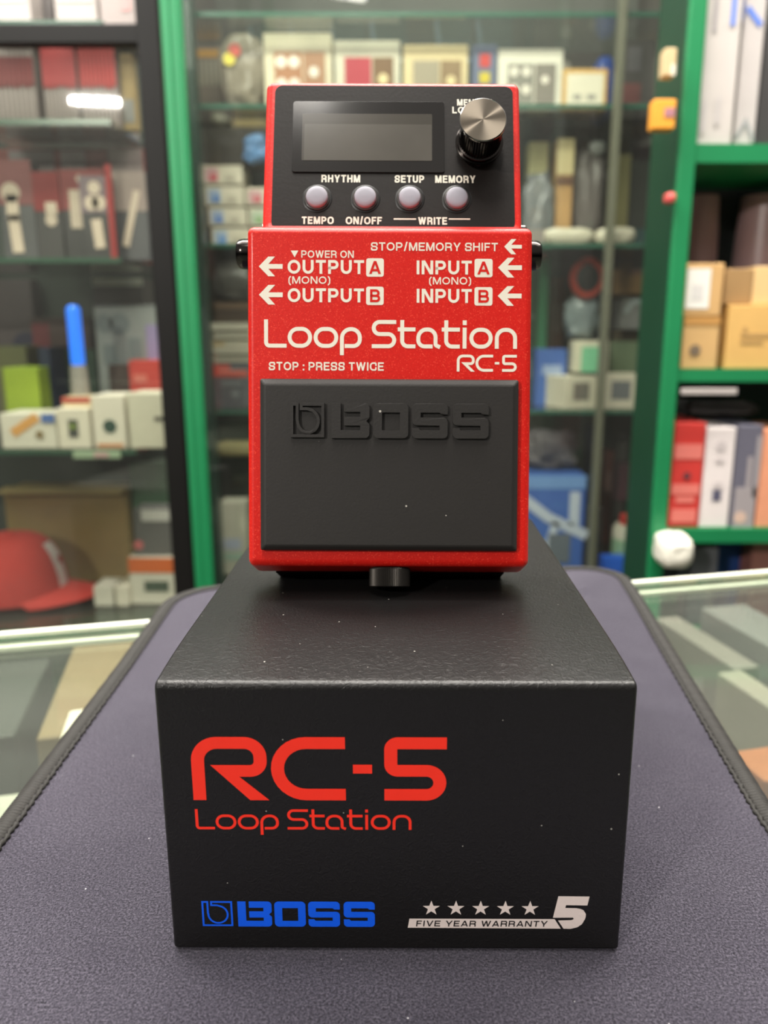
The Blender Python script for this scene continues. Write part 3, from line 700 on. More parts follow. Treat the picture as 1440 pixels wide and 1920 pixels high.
G3 = 'white cube boxes right of the pedal'
bA = carton('cube_box', 'white cube box with a dark grey picture, showing its left side', 'box', 1056, 1122, 706, T3, CI-.01, .085, (212,206,186), [('grey_picture', [('r',.24,.26,.76,.8)], (120,116,108))], G3, rot=20)
bB = carton('cube_box', 'white cube box with a slate grey picture beside the right green post', 'box', 1130, 1196, 702, T3, CI-.01, .07, (214,206,188), [('grey_picture', [('r',.24,.26,.78,.8)], (118,120,124))], G3, rot=-3)
carton('cube_box', 'white cube box with a mint green picture on top of the two others', 'box', 1074, 1140, 640, zl(701, CI)+.003, CI+.005, .06, (206,202,180), [('mint_picture', [('r',.24,.0,.78,.82)], (118,188,148))], G3, rot=-4)
carton('olive_box', 'olive green carton behind the mint picture cube', 'box', 1144, 1212, 640, T3, CI+.072, .005, (104,120,94))
barrel('white_bottle', 'thin white bottle between the cube box and the right green post', 'bottle', 1213, [(.009,0),(.010,.004),(.010,.058),(.005,.066),(.005,.075)], T3, CI-.005, (190,186,182))

# --- middle cabinet, bottom level
T4 = MZ[4]
carton('carton', 'deep green carton below the shelf left of the pedal', 'box', 402, 520, 792, None, CI+.10, .06, (26,66,46), ybot=838)
lump('gold_roll', 'gold and cream rolled packet left of the pedal', 'packet', 402, 480, 830, None, CI+.04, (176,160,112), .05, .1, .4, ybot=858, seed=41)
carton('speaker_box', 'black equipment case low left of the pedal', 'box', 402, 520, 860, T4, CI+.10, .08, (46,50,44), [('pale_badge', [('r',.3,.78,.5,.84),('r',.3,.55,.5,.62)], (84,84,72))])
carton('bottle_box', 'white bottle carton with pale blue band at the foot of the green post', 'box', 414, 462, 942, T4, CI, .05, (200,196,180), [('blue_band', [('r',.1,.35,.75,.5)], (186,192,214)), ('green_band', [('r',.1,.2,.9,.3)], (170,196,180))])
lump('scarf', 'grey cloth bundle right of the pedal under the cube boxes', 'cloth', 985, 1085, 818, None, CI+.05, (104,96,104), .08, .35, .8, ybot=886, seed=51)
crate = carton('crate', 'blue and white printed carton right of the pedal', 'box', 975, 1098, 892, T4, CI, .10, (66,104,184),
    [('pale_blue_top', [('r',0,.87,1,1)], (116,156,216)), ('white_bands', [('l',.1,.75,.45,.58,.98,.42,.10),('r',.76,.5,.92,.84),('l',.55,.5,.38,.1,.08)], (196,206,224)), ('grey_window', [('r',.46,.12,.8,.42)], (104,112,124))])
for i, x in enumerate((1110, 1134)):
    barrel('black_tube', 'black tube standing beside the blue and white carton, %s of two' % ('left' if i == 0 else 'right'), 'tube', x, [(.012,0),(.0128,.004),(.0128,.135),(.008,.14)], T4, CI+.03, (58,56,56), group='black tubes')
bt = empty('bottle', (at(1176, 1000, CI+.02).x, CI+.02, T4+.0003)); tag(bt, 'white bottle with a red cap and a green label near the right green post', 'bottle')
W().lathe([(.025,0),(.030,.003),(.030,.095),(.025,.104)], n=32).build('body', mat((210,206,190), .4), bt, smooth=True)
W().lathe([(.016,.103),(.017,.105),(.017,.122),(.015,.124)], n=32).build('cap', mat((206,58,52), .4), bt, smooth=True)
W().lathe([(.0304,.025),(.0304,.075)], n=32, cap=False).build('label', mat((150,186,150), .5), bt, smooth=True)
carton('wine_box', 'dark plum packet above the white bottle', 'packet', 1158, 1206, 872, None, CI+.07, .05, (76,46,56), ybot=940)
carton('blue_box', 'bright blue low box behind the right corner of the mat', 'box', 1128, 1192, 1046, MZ[4], CY, .03, (30,104,232))

# --- right rack goods
wb = carton('long_carton', 'tall white carton with blue print standing on the top right shelf', 'box', 1309, 1376, -120, RZ[0], RI, .05, (184,177,172), [('grey_text', [('r',.22,.55,.34,.74)], (150,144,144)), ('blue_text', [('r',.70,.58,.82,.78)], (92,122,200)), ('grey_marks', [('r',.12,.06,.22,.22),('r',.5,.1,.6,.24)], (180,174,172))], rot=-3)
o = decal(wb, 'side_print', [('r',.1,.62,.5,.72)], (92,122,200), .05, zl(-120, RI)-RZ[0]); o.rotation_euler = (0, 0, R(90)); o.location = (.0245, .025, 0)
carton('long_carton', 'white carton with slanted grey mark right of the tall one', 'box', 1381, 1420, -120, RZ[0], RI+.012, .05, (184,177,174), [('blue_mark', [('l',.2,.66,.7,.60,.03)], (92,122,200)), ('grey_mark', [('l',.1,.05,.5,.13,.9,.04,.02)], (150,150,150))])
carton('dark_case', 'dark bag standing behind the white cartons at the top right edge', 'bag', 1422, 1480, 40, RZ[0], RI+.02, .12, (52,50,50))
for i, (x0, x1) in enumerate(((1292, 1362), (1402, 1500))):
    x = (at(x0, 440, RI+.1).x+at(x1, 440, RI+.1).x)/2; w = (at(x1, 440, RI+.1).x-at(x0, 440, RI+.1).x)/2
    zb = zl(585, RI+.06)
    o = MB(scale=1).lathe([(w*.86,0),(w,.02),(w*1.10,.09),(w,.16),(w*.9,.2)], n=40).build('drum', mat((150, 122, 122), .35, name='dark_drum'), None, smooth=True)
    o.location = (x, RI+.135, RZ[1]+.0003)
    o.scale = (1, 1, (zl(362, RI+.1)-RZ[1])/.2); tag(o, 'big dark brown drum on the second right shelf, %s' % ('behind the white labelled box' if i == 0 else 'cut by the picture edge'), 'drum', 'dark drums on the right shelf')
carton('cardboard_box', 'brown box with a black spot, lower of the two against the right green post', 'box', 1280, 1348, 594, RZ[1], RI, .08, (196,158,104), [('top_tape', [('r',0,.84,1,1)], (180,132,70)), ('black_spot', [('c',.36,.36,.11)], (112,96,78))])
carton('cardboard_box', 'brown box with a white label, upper of the two against the right green post', 'box', 1283, 1356, 494, zl(594, RI)+.0008, RI, .08, (198,158,104), [('white_label', [('r',.06,.14,.66,.90)], (228,224,216)), ('grey_print', [('r',.2,.3,.5,.6)], (206,202,198))])
carton('cardboard_box', 'large yellow brown box with faint grey print at the right edge', 'box', 1366, 1500, 572, RZ[1], RI, .10, (206,164,96), [('faint_print', [('r',.18,.5,.7,.56),('r',.18,.4,.5,.45),('r',.2,.58,.26,.66)], (176,140,86))])
carton('cardboard_box', 'paler brown box on the large yellow brown box at the right edge', 'box', 1412, 1500, 500, zl(572, RI)+.0008, RI+.01, .09, (214,180,126))
carton('cardboard_box', 'darker brown box behind between the labelled box and the right edge', 'box', 1358, 1410, 504, zl(572, RI)+.0008, RI+.01, .09, (158,124,80))
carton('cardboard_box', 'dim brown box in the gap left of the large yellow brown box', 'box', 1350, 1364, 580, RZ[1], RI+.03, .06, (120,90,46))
G4 = 'boxes on the third right shelf'
carton('book_box', 'red carton with pale stripes against the right green post', 'box', 1263, 1322, 793, RZ[2], RI, .10, (196,52,46), [('pale_stripes', [('r',.05,.66,.95,.80),('r',.05,.32,.95,.42),('r',.2,.24,.8,.30),('r',.1,.05,.9,.18)], (216,116,106)), ('dark_spot', [('c',.5,.5,.035)], (96,50,56))], G4)
carton('book_box', 'white carton with a dark square between the red and the grey carton', 'box', 1324, 1378, 802, RZ[2], RI, .10, (222,212,210), [('dark_square', [('r',.36,.27,.66,.38)], (84,82,104)), ('grey_print', [('c',.5,.82,.05),('r',.35,.66,.65,.70),('r',.36,.40,.64,.46)], (196,186,186))], G4)
carton('book_box', 'slate grey carton with a pale picture at the right edge', 'box', 1382, 1428, 798, RZ[2], RI, .10, (98,96,110), [('pale_picture', [('r',.1,.0,.95,.4),('r',.5,.4,.7,.7),('r',.8,.3,1,.9)], (156,148,150)), ('tan_dot', [('c',.4,.10,.06)], (206,176,160))], G4)
carton('book_box', 'orange carton cut by the right edge of the picture', 'box', 1430, 1490, 806, RZ[2], RI, .10, (222,150,116), [], G4)
lump('cable_coil', 'black bag lying above the red and white cartons', 'bag', 1290, 1430, 752, zl(793, RI)+.002, RI+.05, (58,54,54), .08, .2, .5, seed=61)
carton('price_rail', 'pale grey price rail under the second right shelf', 'price rail', 1276, 1380, 718, None, RY-.004, .004, (176,168,164), ybot=740, bev=.001)
jug = lump('plastic_jug', 'bright white plastic jug hanging under the third right shelf', 'jug', 1244, 1306, 1012, None, RY-.058, (232,228,214), .06, .10, .4, ybot=1074, seed=71)
W().box(-.006, -.004, .02, .006, .004, RZ[2]-.004-jug.location.z).build('hanger', mat((180,180,168), .5), jug).location = (-.004, .029, 0)
carton('blue_cloth', 'blue box under the lowest right shelf', 'box', 1330, 1408, 1012, RZ[3], RI+.1, .06, (34,68,136))
carton('grey_box', 'grey box left of the blue box under the lowest right shelf', 'box', 1296, 1345, 1026, RZ[3], RI+.03, .05, (104,104,110))
carton('rose_box', 'dusty rose box at the right edge under the lowest shelf', 'box', 1410, 1480, 1012, RZ[3], RI+.06, .06, (170,110,102))

# ================================================================== counter
ctr = empty('display_counter', (0, .1, FLOOR)); tag(ctr, 'glass topped shop counter carrying the mat and the black box', 'counter')
GT = -.0032                           # top of the counter glass, under the mat
e0, e1 = Vector((-.1848, .3422)), Vector((.2135, .4380))
dr = (e1-e0).normalized(); nr = Vector((-dr.y, dr.x))
A, Bp = e0-dr*.75, e1+dr*.75
def slab(mb, a, b, d0, d1, z0, z1):   # band along the back edge, from d0 to d1 in front of it
    p = [a-nr*d0, b-nr*d0, b-nr*d1, a-nr*d1]
    mb.add([(q.x, q.y, z0) for q in p]+[(q.x, q.y, z1) for q in p], [(0,1,2,3),(7,6,5,4),(1,0,4,5),(2,1,5,6),(3,2,6,7),(0,3,7,4)])
    return mb
part(slab(W(), A, Bp, .0, .70, GT-.006, GT), 'glass_top', COUNTER_GLASS, ctr)
part(slab(slab(W(), A, Bp, -.0016, .0022, GT-.0016, GT+.0003), A, Bp, -.0016, .0060, GT-.0072, GT-.0048), 'edge_highlight', mat((236, 240, 222), .2, name='edge_highlight_paint'), ctr)  # white highlights along the glass edge, painted as pale bars
part(slab(W(), A, Bp, -.0008, -.0001, GT-.0046, GT-.0022), 'green_edge', mat((70, 132, 98), .2, name='green_glass_edge'), ctr)
part(slab(W(), A, Bp, .012, .66, -.30, -.29), 'inner_shelf', mat((112, 112, 104), .6, vscale=12, var=.2), ctr)
part(slab(W(), A, Bp, .012, .66, FLOOR, -.301), 'base_cabinet', DGREEN, ctr)
part(slab(W(), A, Bp, .66, .68, -.29, GT-.006), 'front_panel', mat((90, 92, 86), .6), ctr)
def low(name, label, x0, x1, y0, y1, zt, col, zb=-.2898, cat='box', rot=13.5, rough=.6):
    a, b = gp(x0, y1, zt), gp(x1, y0, zt); q = gp(x1, y1, zt)
    w = abs(q.x-a.x); d = max(.03, (b.y-q.y)*.9)
    o = MB(scale=1).box(-w/2, -d/2, 0, w/2, d/2, zt-zb).build(name, mat(col, rough, name=name), None, bevel=.002, seg=2)
    c = (a+b)/2; o.location = (c.x, c.y, zb+.0002); o.rotation_euler = (0, 0, R(rot)); tag(o, label, cat); return o
low('cardboard_tray', 'tan cardboard box lying under the counter glass left of the mat', 85, 280, 1195, 1390, -.10, (116,99,66))
low('dark_box', 'dark grey box under the counter glass at the left edge', -80, 60, 1230, 1400, -.12, (50,54,48))
low('pale_box', 'pale grey packet under the counter glass low at the left edge', -60, 70, 1480, 1600, -.10, (160,160,146))
low('white_sachet', 'small white sachet under the counter glass beside the mat binding', 120, 160, 1330, 1380, -.06, (220,214,196), zb=-.0998)
low('grey_box', 'pale grey carton under the counter glass at the right edge', 1370, 1480, 1130, 1230, -.10, (112,113,110))
low('pale_reflection', 'whitish reflection in the counter glass right of the mat, built solid', 1290, 1345, 1150, 1260, -.11, (118,114,106))  # pale reflection on the counter glass, added as a solid block
low('green_tray', 'muted green tray deep under the counter glass at the right', 1335, 1400, 1315, 1340, -.20, (110,150,112))
low('cream_box', 'cream box under the counter glass at the right edge', 1418, 1480, 1250, 1390, -.10, (134,130,116))
low('orange_box', 'orange packet under the counter glass at the lower right edge', 1388, 1500, 1400, 1460, -.09, (186,110,70))

# ================================================================== mat
mat_root = empty('counter_mat', (0, .25, 0)); tag(mat_root, 'grey violet suede mat with stitched dark edging under the black box', 'mat')
outline = fillet([(-.1065,-.02),(-.1088,.160),(-.1130,.300,.2),(-.1175,.395,.030),(-.065,.4075,.2),(.060,.428,.3),(.1255,.4375,.026),(.1215,.385,.1),(.1135,.300,.2),(.1045,.200,.2),(.0980,-.02)], True)
out = []
m = len(outline)
for i in range(m):
    a, b = Vector(outline[i]), Vector(outline[(i+1) % m]); k = max(1, int((b-a).length/.004))
    out += [a.lerp(b, j/k) for j in range(k)]
outline = out
def wave(x, y): return .0005*math.sin(x*38+y*21)*max(0, min(1, (y-.30)/.06))
sm = bpy.data.materials.new('suede'); sm.use_nodes = True
nt = sm.node_tree; N = nt.nodes; L = nt.links; p = N['Principled BSDF']
tc = N.new('ShaderNodeTexCoord')
def nz(scale, det=4, rough=.6):
    n = N.new('ShaderNodeTexNoise'); n.inputs['Scale'].default_value = scale; n.inputs['Detail'].default_value = det; n.inputs['Roughness'].default_value = rough
    L.new(tc.outputs['Object'], n.inputs['Vector']); return n
n1, n2 = nz(1700, 4, .9), nz(45, 5)
cr = N.new('ShaderNodeValToRGB'); cr.color_ramp.elements[0].position = .40; cr.color_ramp.elements[0].color = lin((20,19,24))+(1,)
cr.color_ramp.elements[1].position = .62; cr.color_ramp.elements[1].color = lin((100,96,107))+(1,)
e = cr.color_ramp.elements.new(.5); e.color = lin((56,53,63))+(1,)
L.new(n1.outputs['Fac'], cr.inputs[0])
mx = N.new('ShaderNodeMix'); mx.data_type = 'RGBA'; mx.blend_type = 'MULTIPLY'; mx.inputs[0].default_value = .55
cr2 = N.new('ShaderNodeValToRGB'); cr2.color_ramp.elements[0].position = .3; cr2.color_ramp.elements[0].color = (.62,.60,.66,1)
cr2.color_ramp.elements[1].position = .7; cr2.color_ramp.elements[1].color = (1,1,1,1)
L.new(n2.outputs['Fac'], cr2.inputs[0]); L.new(cr.outputs[0], mx.inputs[6]); L.new(cr2.outputs[0], mx.inputs[7])
vo = N.new('ShaderNodeTexVoronoi'); vo.inputs['Scale'].default_value = 120; L.new(tc.outputs['Object'], vo.inputs['Vector'])
lt = N.new('ShaderNodeMath'); lt.operation = 'LESS_THAN'; lt.inputs[1].default_value = .026; L.new(vo.outputs['Distance'], lt.inputs[0])
m2 = N.new('ShaderNodeMix'); m2.data_type = 'RGBA'; L.new(lt.outputs[0], m2.inputs[0]); L.new(mx.outputs[2], m2.inputs[6]); m2.inputs[7].default_value = (.55,.54,.55,1)
L.new(m2.outputs[2], p.inputs['Base Color']); p.inputs['Roughness'].default_value = .95
p.inputs['Sheen Weight'].default_value = .5; p.inputs['Sheen Roughness'].default_value = .4; p.inputs['Sheen Tint'].default_value = (.75,.72,.85,1)
p.inputs['Specular IOR Level'].default_value = .1
bp = N.new('ShaderNodeBump'); bp.inputs['Strength'].default_value = .8; bp.inputs['Distance'].default_value = .0004
L.new(n1.outputs['Fac'], bp.inputs['Height']); L.new(bp.outputs[0], p.inputs['Normal'])
mb = W()
flat = [(q.x, q.y-.25) for q in outline]
mb.poly(flat, -.003, 0)
cl = mb.build('cloth', sm, mat_root)
# bound edge: tape wrapped over the rim, whip-stitched
def sweep(path, rx, rz, zc, period, depth, step, inset, name, m):
    pts = [path[0]]; acc = 0
    dense = []
    n = len(path)
    for i in range(n):
        a, b = path[i], path[(i+1) % n]; L_ = (b-a).length; k = max(1, int(round(L_/step)))
        dense += [a.lerp(b, j/k) for j in range(k)]
    n = len(dense); vs = []; fs = []; ring = 8; s = 0
    for i in range(n):
        t = (dense[(i+2) % n]-dense[i-2]).normalized(); nn = Vector((t.y, -t.x))
        q = dense[i] + nn*inset
        if i: s += (dense[i]-dense[i-1]).length
        w = 1+depth*math.sin(2*math.pi*s/period)
        sh = .00016*math.sin(math.pi*s/period) if inset else 0
        for j in range(ring):
            a = 2*math.pi*j/ring
            vs.append((q.x+nn.x*(rx*w*math.cos(a)+sh), q.y-.25+nn.y*(rx*w*math.cos(a)+sh), zc+rz*w*math.sin(a)))
    for i in range(n):
        for j in range(ring):
            fs.append((i*ring+j, ((i+1) % n)*ring+j, ((i+1) % n)*ring+(j+1) % ring, i*ring+(j+1) % ring))
    return W().add(vs, fs).build(name, m, mat_root, smooth=True, angle=180)
pv_ = [Vector(q) for q in outline]
ar = sum(pv_[i].x*pv_[(i+1) % len(pv_)].y-pv_[(i+1) % len(pv_)].x*pv_[i].y for i in range(len(pv_)))
if ar < 0: pv_.reverse()
THREAD = mat((34, 32, 29), .75, var=.35, vscale=1400, bump=.6, bscale=1500, name='dark_thread')
sweep(pv_, .0030, .0020, -.0010, .0013, .13, .00033, 0, 'binding', THREAD)
sweep(pv_, .0007, .0007, .0004, .0026, .35, .0005, -.0033, 'chain_stitch', THREAD)

# ================================================================== black product box
BW, BD, BH = 98.5, 138, 64.7
bx = empty('product_box', (-.0009, .148, .0005), (0, 0, R(-.25)))
tag(bx, 'black cardboard box with red and blue lettering, on the mat under the red pedal', 'box')
lm = bpy.data.materials.new('black_leatherette_card'); lm.use_nodes = True
nt = lm.node_tree; N = nt.nodes; L = nt.links; p = N['Principled BSDF']
tc = N.new('ShaderNodeTexCoord')
p.inputs['Base Color'].default_value = lin((9, 8, 8))+(1,)
p.inputs['Roughness'].default_value = .36; p.inputs['Specular IOR Level'].default_value = .37
def leather(nt, tc, p, strength, dist):
    N, L = nt.nodes, nt.links
    a = N.new('ShaderNodeTexNoise'); a.inputs['Scale'].default_value = 720; a.inputs['Detail'].default_value = 1.5; a.inputs['Distortion'].default_value = 1.2
    L.new(tc.outputs['Object'], a.inputs['Vector'])
    ab = N.new('ShaderNodeMath'); ab.operation = 'PINGPONG'; ab.inputs[1].default_value = .5
    m3 = N.new('ShaderNodeMath'); m3.operation = 'MULTIPLY'; m3.inputs[1].default_value = 2.0
    L.new(a.outputs['Fac'], m3.inputs[0]); L.new(m3.outputs[0], ab.inputs[0])
    b = N.new('ShaderNodeBump'); b.inputs['Strength'].default_value = strength; b.inputs['Distance'].default_value = dist
    L.new(ab.outputs[0], b.inputs['Height']); L.new(b.outputs[0], p.inputs['Normal'])
    return b
leather(nt, tc, p, .42, .00026)
vo = N.new('ShaderNodeTexVoronoi'); vo.inputs['Scale'].default_value = 150; L.new(tc.outputs['Object'], vo.inputs['Vector'])
l1 = N.new('ShaderNodeMath'); l1.operation = 'LESS_THAN'; l1.inputs[1].default_value = .032; L.new(vo.outputs['Distance'], l1.inputs[0])
mk = N.new('ShaderNodeMix'); mk.data_type = 'RGBA'; L.new(l1.outputs[0], mk.inputs[0]); mk.inputs[6].default_value = lin((22,21,21))+(1,); mk.inputs[7].default_value = (.30,.29,.26,1)
L.new(mk.outputs[2], p.inputs['Base Color'])
lid = [(0, BH-2.7), (.10, BH-2.0), (.38, BH-1.45), (.85, BH-1.08), (1.5, BH-.88), (3.5, BH-.76), (7, BH-.50), (12, BH-.25), (18, BH-.08), (26, BH)]
MB().prism_x([(BD, 0), (BD, BH)] + lid[::-1] + [(0, 0)], -BW/2, BW/2).build('carton', lm, bx, bevel=.8, seg=4, angle=50)
FR = lambda a, b, h: (a, -h, b)
def ink(col, name):
    m_ = mat(col, .45, var=.04, vscale=200, name=name, bump=.15, bscale=900); return m_
mb = MB(FR)
tech(mb, RC5, -42.6, 10.6, 37.1, 51.75, .185, .05); tech(mb, LOOP, -42.5, 3.35, 30.1, 34.95, .125, .05)
mb.build('red_lettering', ink((248, 46, 22), 'red_ink'), bx)
mb = MB(FR)
icon(mb, -42.5, -35.65, 5.95, 12.4, .42, .05)
for ch, a, b in (('B',-34.6,-27.15),('O',-26.55,-19.75),('S',-19.15,-12.25),('S',-11.4,-4.6)): block(mb, ch, a, b, 5.9, 12.3, .05)
mb.build('blue_logo', ink((0, 92, 240), 'blue_ink'), bx)
mb = MB(FR)
five = [(35.29,13.85),(42.06,13.79),(41.7,11.54),(37.06,11.61),(36.91,10.88),(39.43,10.84),(40.4,10.6),(40.95,10.28),(41.48,9.38),(41.5,8.7),(41.36,8.07),(40.76,6.76),(39.76,5.95),(38.28,5.56),(36.78,5.6),(35.49,7.7),(38.36,7.8),(38.8,7.98),(38.9,8.15),(38.7,8.45),(34.34,8.39)]
mb.poly(five, .05)
mb.poly([(2.98,8.05),(34.25,8.04),(34.73,8.03),(36.19,5.6),(2.6,5.72)], .05)
for k in range(5):
    cx, cz = 7.73+5.38*k, 10.70
    mb.poly([(cx+(1.95 if j % 2 == 0 else .76)*math.sin(j*math.pi/5), cz+(1.95 if j % 2 == 0 else .76)*math.cos(j*math.pi/5)) for j in range(10)], .05)
mb.build('silver_warranty_mark', ink((226, 212, 206), 'silver_ink'), bx)
mb = MB(lambda a, b, h: FR(a+(b-6)*.10, b, h)); helv(mb, 'FIVE YEAR WARRANTY', 4.4, 33.1, 6.12, 7.6, .18, .09, gap=.17, space=.45)
mb.build('warranty_text', ink((24, 22, 22), 'black_ink'), bx)

# ================================================================== pedal
LEAN = 19.0
ped = empty('effects_pedal', (-.0028, .2237, .0003+.0647), (R(90-LEAN), R(.28), 0))
tag(ped, 'red looper effects pedal with black rubber footpad, standing upright on the black box', 'effects pedal')
rm = bpy.data.materials.new('red_sparkle_paint'); rm.use_nodes = True
nt = rm.node_tree; N = nt.nodes; L = nt.links; p = N['Principled BSDF']
tc = N.new('ShaderNodeTexCoord')
vo = N.new('ShaderNodeTexVoronoi'); vo.inputs['Scale'].default_value = 4200; L.new(tc.outputs['Object'], vo.inputs['Vector'])
sp = N.new('ShaderNodeSeparateColor'); L.new(vo.outputs['Color'], sp.inputs[0])
cr = N.new('ShaderNodeValToRGB'); cr.color_ramp.interpolation = 'LINEAR'
cr.color_ramp.elements[0].position = 0; cr.color_ramp.elements[0].color = lin((200,20,11))+(1,)
cr.color_ramp.elements[1].position = .9; cr.color_ramp.elements[1].color = lin((212,28,17))+(1,)
e = cr.color_ramp.elements.new(.985); e.color = lin((230,66,48))+(1,)
L.new(sp.outputs[0], cr.inputs[0]); L.new(cr.outputs[0], p.inputs['Base Color'])
p.inputs['Roughness'].default_value = .42; p.inputs['Specular IOR Level'].default_value = .3; p.inputs['Coat Weight'].default_value = .08; p.inputs['Coat Roughness'].default_value = .12
bn = N.new('ShaderNodeTexNoise'); bn.inputs['Scale'].default_value = 900; L.new(tc.outputs['Object'], bn.inputs['Vector'])
bp = N.new('ShaderNodeBump'); bp.inputs['Strength'].default_value = .12; bp.inputs['Distance'].default_value = .0003; L.new(bn.outputs['Fac'], bp.inputs['Height']); L.new(bp.outputs[0], p.inputs['Normal'])
RED = rm
CHROME = mat((150, 146, 140), .12, 1, var=.03, name='chrome'); DCHROME = mat((62, 58, 56), .16, 1, var=.03, name='dark_chrome')
PBLACK = mat((24, 20, 18), .45, var=.12, vscale=900, bump=.12, bscale=1200, spec=.22, name='panel_black')
RUBBER = mat((31, 28, 26), .60, var=.06, vscale=300, bump=.25, bscale=1600, spec=.45, name='rubber', specks=.055)
PRINT = mat((232, 224, 208), .5, var=.02, name='white_print')
# rear body and base plate
MB().prism_x([(1.2,8.6),(1.2,24),(84,36.5),(89,33.1),(132.4,31.2),(132.4,8.6)][::-1], -34.5, 34.9).build('body', RED, ped, bevel=2.0, seg=5)
MB().prism_x([(-2.5,7.3),(-1.65,15.4),(1.6,15.4),(1.6,8.9),(131,8.9),(131,7.3)][::-1], -31.5, 31.5).build('base_plate', mat((14,13,13), .9, spec=.05), ped)
# hinged treadle cover
ct, st = math.cos(R(8.4)), math.sin(R(8.4))
TN = lambda a, b, h: (a, b*ct-h*st, 27.3+b*st+h*ct)
MB().prism_x([(-1.5,15),(0,27.3),(87.2*ct,27.3+87.2*st),(88.6,33.5),(88.6,15)][::-1], -37.0, 36.5).build('treadle', RED, ped, bevel=1.7, seg=5)
tre = bpy.data.objects['treadle']
mb = MB(TN); H = .06
for t, a, b, y0, y1, wt in (('STOP/MEMORY SHIFT',-5.1,27.5,81.25,83.35,.17),('POWER ON',-23.0,-9.5,79.35,81.2,.165),
    ('OUTPUT',-26.5,-6.85,75.28,78.8,.20),('OUTPUT',-26.5,-6.85,68.05,71.6,.20),('INPUT',6.65,20.85,75.28,78.8,.20),('INPUT',6.7,20.9,68.05,71.6,.20),
    ('(MONO)',-26.3,-15.55,72.75,74.6,.165),('(MONO)',9.9,20.7,72.75,74.6,.165),('STOP : PRESS TWICE',-31.4,-1.7,50.6,52.75,.18)):
    helv(mb, t, a, b, y0, y1, wt, H)
arrow(mb, 29.14, 33.66, 80.49, 84.34, H)
for y0, y1 in ((74.6, 79.6), (67.4, 72.4)):
    arrow(mb, -33.92, -27.8, y0, y1, H); arrow(mb, 27.6, 33.75, y0, y1, H)
mb.poly([(-25.7,81.15),(-24.7,79.45),(-23.75,81.15)], H)
boxes = ((-6.3,-1.78,74.62,79.3,'A'),(-6.3,-1.78,67.42,72.1,'B'),(21.55,26.2,74.62,79.3,'A'),(21.6,26.25,67.42,72.1,'B'))
for a, b, y0, y1, ch in boxes: mb.poly(rrect(a, b, y0, y1, .6), H)
tech(mb, LOOP, -32.6, 32.7, 56.4, 63.6, .14, H); tech(mb, RC5, 17.2, 32.7, 50.5, 54.85, .16, H)
mb.build('white_lettering', PRINT, tre)
mb = MB(TN)
for a, b, y0, y1, ch in boxes: glyph(mb, HELV[ch][1], a+.75 if ch == 'A' else a+1.0, b-.75 if ch == 'A' else b-.9, y0+.7, y1-.7, .62, H+.05)
mb.build('red_lettering', RED, tre)
# rubber pad
pd = MB(TN); x0, x1, y0, y1 = -33.5, 33.1, 4.0, 48.3
vs = [(x0,y0,-1),(x1,y0,-1),(x1,y1,-1),(x0,y1,-1),(x0,y0,1.5),(x1,y0,1.5),(x1,y1,1.5),(x0,y1,1.5),
      (x0+1.3,y0+1.3,2.7),(x1-1.3,y0+1.3,2.7),(x1-1.3,y1-1.6,2.7),(x0+1.3,y1-1.6,2.7)]
pd.add(vs, [(3,2,1,0),(0,1,5,4),(1,2,6,5),(2,3,7,6),(3,0,4,7),(4,5,9,8),(5,6,10,9),(6,7,11,10),(7,4,8,11),(8,9,10,11)])
pad = pd.build('rubber_pad', RUBBER, tre, bevel=.5, seg=3, angle=20)
mb = MB(TN)
icon(mb, -25.35, -16.75, 33.2, 41.9, .75, 2.5, 3.7)
for ch, a, b in (('B',-14.9,-5.2),('O',-4.25,4.7),('S',5.65,14.75),('S',16.0,25.2)): block(mb, ch, a, b, 33.0, 41.9, 2.5, 3.7)
mb.build('raised_logo', RUBBER, pad, bevel=.18, seg=2)
# control panel
cp, spn = math.cos(R(2.5)), math.sin(R(2.5))
PF = lambda a, b, h: (a, 90.2+b*cp+h*spn, 33.06-b*spn+h*cp)
pl = MB(PF); pl.poly(rrect(-31.9, 32.9, -1.5, 40.5, 2.2), -.5, .15)
panel = pl.build('control_panel', PBLACK, ped)
mb = MB(PF); HP = .19
for t, a, b, y0, y1 in (('RHYTHM',-18.8,-8.4,12.05,14.2),('SETUP',.85,8.75,12.05,14.2),('MEMORY',11.7,22.5,12.05,14.2),('TEMPO',-23.8,-15.3,.1,2.2),('ON/OFF',-12.1,-2.5,.1,2.2),('WRITE',7.15,14.85,.1,2.2),('MEMORY',17.7,27.2,34.7,36.6),('LOOP',16.4,23.4,32.4,34.35)):
    helv(mb, t, a, b, y0, y1, .20, HP)
mb.poly([(.65,1.45),(6.6,1.45),(6.6,1.85),(.65,1.85)], HP); mb.poly([(15.3,1.55),(21,1.55),(21,1.9),(15.3,1.9)], HP)
mb.build('white_lettering', PRINT, panel)
